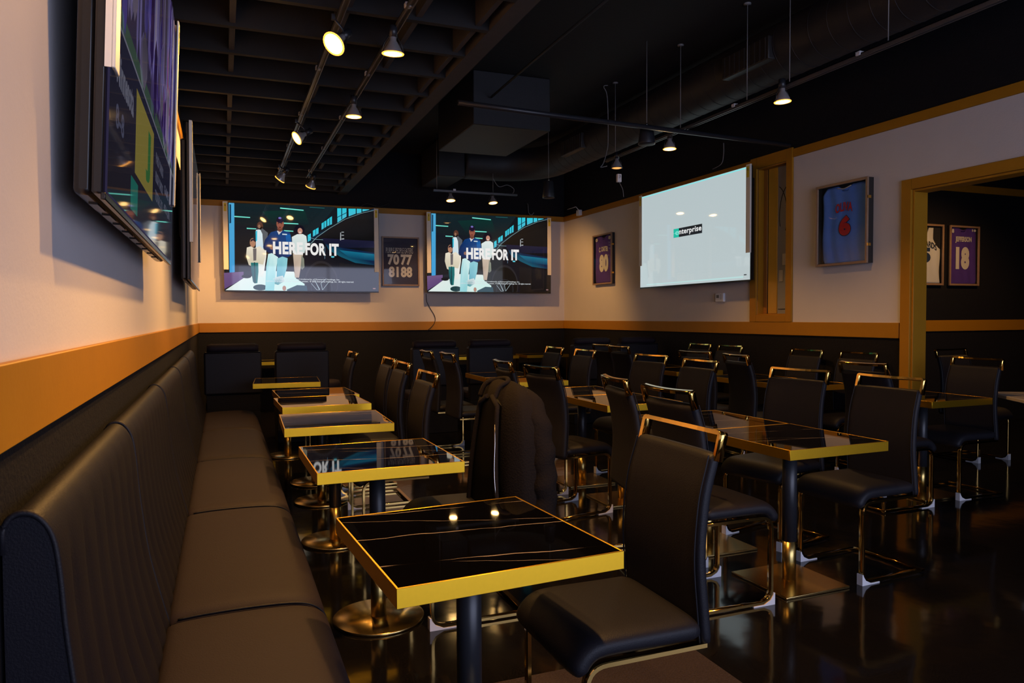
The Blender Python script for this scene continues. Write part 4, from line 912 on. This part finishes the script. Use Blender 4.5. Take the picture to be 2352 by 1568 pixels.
# ------------------------------------------------------------------ long bench: five modules side by side
def bench_unit(y0, y1, label):
    t = thing('bench', label, 'bench', (0, y0, 0), 0, 'black bench modules along the left wall')
    L = y1 - y0 - 0.004
    # backrest: leather over a profile, with fine vertical pleats
    prof = crom([(-0.322, 0.62), (-0.322, 0.99), (-0.318, 1.035), (-0.300, 1.052), (-0.275, 1.045), (-0.255, 1.012), (-0.246, 0.95), (-0.238, 0.84), (-0.216, 0.66), (-0.180, 0.5), (-0.166, 0.44), (-0.165, 0.36)], 4)
    m = mb('leather_shaded'); NY = max(12, int(L / 0.018)); rings = []
    for i in range(NY + 1):
        y = L * i / NY; e = min(y, L - y); ke = 1 if e > 0.03 else 0.4 + 0.6 * math.sqrt(max(0, 1 - (1 - e / 0.03) ** 2))
        r = []
        for j, (x, z) in enumerate(prof):
            q = max(0.0, min(1.0, (1.05 - z) / 0.15)) if x > -0.29 else 0.25 * max(0, (z - 1.0) / 0.05) if z > 1.0 else 0
            ph = y * 2 * PI / 0.125 + 1.6 * (1.05 - z) + 0.8 * math.sin((1.05 - z) * 7)
            pl = (abs(math.sin(ph / 2)) ** 0.35 - 0.75) * 0.013 * q
            cxp, czp = -0.29, 0.9
            r.append(m.bm.verts.new(((x + pl), y, z - (1 - ke) * 0.012)) if x > -0.30 else m.bm.verts.new((x, y, z - (1 - ke) * 0.01)))
        rings.append(r)
    for a, b in zip(rings, rings[1:]):
        for j in range(len(prof) - 1): m.face([a[j], b[j], b[j + 1], a[j + 1]], True)
    m.face(rings[0]); m.face(rings[-1][::-1])
    bk = m.build('backrest', t)
    mb('leather').tube([(x, 0.002, z) for x, z in prof[4:-3]], 0.005, 8).build('piping', bk)
    # seat cushion, front edge rolled over
    sp = crom([(-0.17, 0.40), (-0.165, 0.445), (-0.10, 0.458), (0.05, 0.462), (0.18, 0.458), (0.245, 0.445), (0.285, 0.415), (0.298, 0.37), (0.29, 0.31), (0.27, 0.29)], 4)
    m = mb('leather_lit'); NY = 24; rings = []
    for i in range(NY + 1):
        s = i / NY; y = L * s; e = min(y, L - y); ke = 0 if e > 0.035 else (1 - e / 0.035) ** 2
        rings.append([m.bm.verts.new((x - ke * (0.012 if x > 0.2 else 0), y, z - ke * 0.016 + 0.004 * math.sin(PI * s))) for x, z in sp] + [m.bm.verts.new((-0.17, y, 0.29))])
    n = len(rings[0])
    for a, b in zip(rings, rings[1:]):
        for j in range(n): m.face([a[j], b[j], b[(j + 1) % n], a[(j + 1) % n]], True)
    m.face(rings[0]); m.face(rings[-1][::-1]); st = m.build('seat', t)
    mb('leather').tube([(x, 0.006, z - 0.010) for x, z in sp[6:-2]], 0.0035, 6).build('piping', st)
    mb('leather').box(-0.325, 0.235, 0, L, 0.02, 0.285, 0.006, 1).box(-0.325, -0.235, 0, L, 0.285, 0.62, 0.006, 1).build('base', t)
    mb('black_metal').box(-0.30, 0.20, 0.01, L - 0.01, 0, 0.02).build('plinth', t)
    return t
ys = [1.33, 2.40, 3.70, 5.03, 6.33, 7.62]
for i, l in enumerate(('nearest module of the long black bench, its end panel facing the camera', 'second module of the long bench, beside the second marble table', 'third module of the long bench, beside the third marble table',
                       'fourth module of the long bench, beside the touching pair of tables', 'farthest module of the long bench, before the padded booths')):
    bench_unit(ys[i], ys[i + 1], l)

# ------------------------------------------------------------------ jacket over the second chair
def jacket():
    t = thing('jacket', 'dark jacket with a silver zip hanging over a chair back behind the nearest table', 'jacket', (1.25, 3.25, 0))
    # shell: ring round the chair back, widening downwards, closed over the top
    levels = [(0.44, 0.13, 0.31), (0.55, 0.13, 0.31), (0.66, 0.125, 0.305), (0.77, 0.118, 0.30), (0.86, 0.108, 0.29), (0.93, 0.095, 0.27), (0.98, 0.08, 0.245), (1.015, 0.062, 0.205), (1.038, 0.042, 0.15), (1.05, 0.02, 0.09)]
    n = 64
    def ring(z, rx, ry, k, off=0.0):
        out = []
        lean = 0.06 * (z - 1.0)                     # follows the back of the chair
        for i in range(n):
            a = 2 * PI * i / n; c, s_ = math.cos(a), math.sin(a)
            fold = 1 + 0.07 * k * math.sin(a * 5 + z * 3) + 0.03 * k * math.sin(a * 11 - z * 5)
            x = (rx * abs(c) ** 0.8 * (1 if c > 0 else -1)) * fold; y = (ry * abs(s_) ** 0.75 * (1 if s_ > 0 else -1)) * (1 + 0.03 * k * math.sin(a * 5))
            out.append((x - lean + off, y, z + 0.012 * math.sin(a * 3) * k))
        return out
    m = mb('jacket'); R_ = []
    for i, (z, rx, ry) in enumerate(levels): R_.append([m.bm.verts.new(p) for p in ring(z, rx, ry, 1.0 - i / len(levels) * 0.7)])
    for a, b in zip(R_, R_[1:]):
        for j in range(n): m.face([a[j], a[(j + 1) % n], b[(j + 1) % n], b[j]], True)
    c = m.bm.verts.new((0.0, 0, 1.054))
    for j in range(n): m.face([R_[-1][j], R_[-1][(j + 1) % n], c], True)
    m.build('shell', t)
    # opening on the side that faces the bench and the camera: dark lining between the two fronts
    m = mb('lining'); pts = []
    for k in range(15):
        s = k / 14; z = 0.46 + 0.53 * s
        half = 0.185 * (1 - s * 0.5) if s < 0.93 else 0.093 * math.sqrt(max(0.02, 1 - ((s - 0.93) / 0.07) ** 2))
        x = -(0.142 - 0.045 * s ** 2); yc = -0.105 + 0.02 * s
        pts.append(((x - 0.002, yc - half, z), (x - 0.020, yc, z), (x - 0.016, yc + half, z)))
    V = [[m.bm.verts.new(p) for p in r] for r in pts]
    for a, b in zip(V, V[1:]):
        for j in range(2): m.face([a[j], a[j + 1], b[j + 1], b[j]], True)
    V2 = [[m.bm.verts.new((p[0] + 0.012, p[1], p[2])) for p in r] for r in pts]
    for a, b in zip(V2, V2[1:]):
        for j in range(2): m.face([a[j], b[j], b[j + 1], a[j + 1]])
    m.build('lining', t)
    m = mb('jacket')   # rolled front edges and collar
    for sg in (0, 2): m.tube([(p[sg][0] - 0.01, p[sg][1], p[sg][2]) for p in pts], 0.011, 8)
    m.tube(crom([(-0.10, -0.10, 0.97), (-0.07, -0.09, 1.03), (-0.02, -0.07, 1.05), (-0.0, 0, 1.06), (-0.02, 0.08, 1.05), (-0.07, 0.1, 1.03), (-0.1, 0.10, 0.97)], 4), 0.012, 8)
    m.build('collar', t)
    mb('zip').tube([(p[0][0] - 0.02, p[0][1] - 0.012 + 0.004 * math.sin(p[0][2] * 30), p[0][2]) for p in pts[3:12]], 0.0022, 6).build('zip', t)
    # sleeve hanging on the near side
    m = mb('jacket'); m.tube(crom([(0.02, -0.12, 0.985), (0.04, -0.20, 0.95), (0.06, -0.25, 0.85), (0.07, -0.275, 0.70), (0.07, -0.285, 0.56), (0.065, -0.28, 0.44)], 5), 0.055, 14)
    for v in m.bm.verts: v.co.x += 0.006 * math.sin(v.co.z * 60) ; v.co.y += 0.004 * math.sin(v.co.z * 47 + 1)
    m.build('sleeve', t)
    m = mb('jacket'); m.tube(crom([(0.02, 0.14, 0.97), (0.02, 0.20, 0.93), (0.03, 0.25, 0.83), (0.03, 0.28, 0.70), (0.03, 0.29, 0.52)], 5), 0.05, 14); m.build('sleeve', t)
jacket()
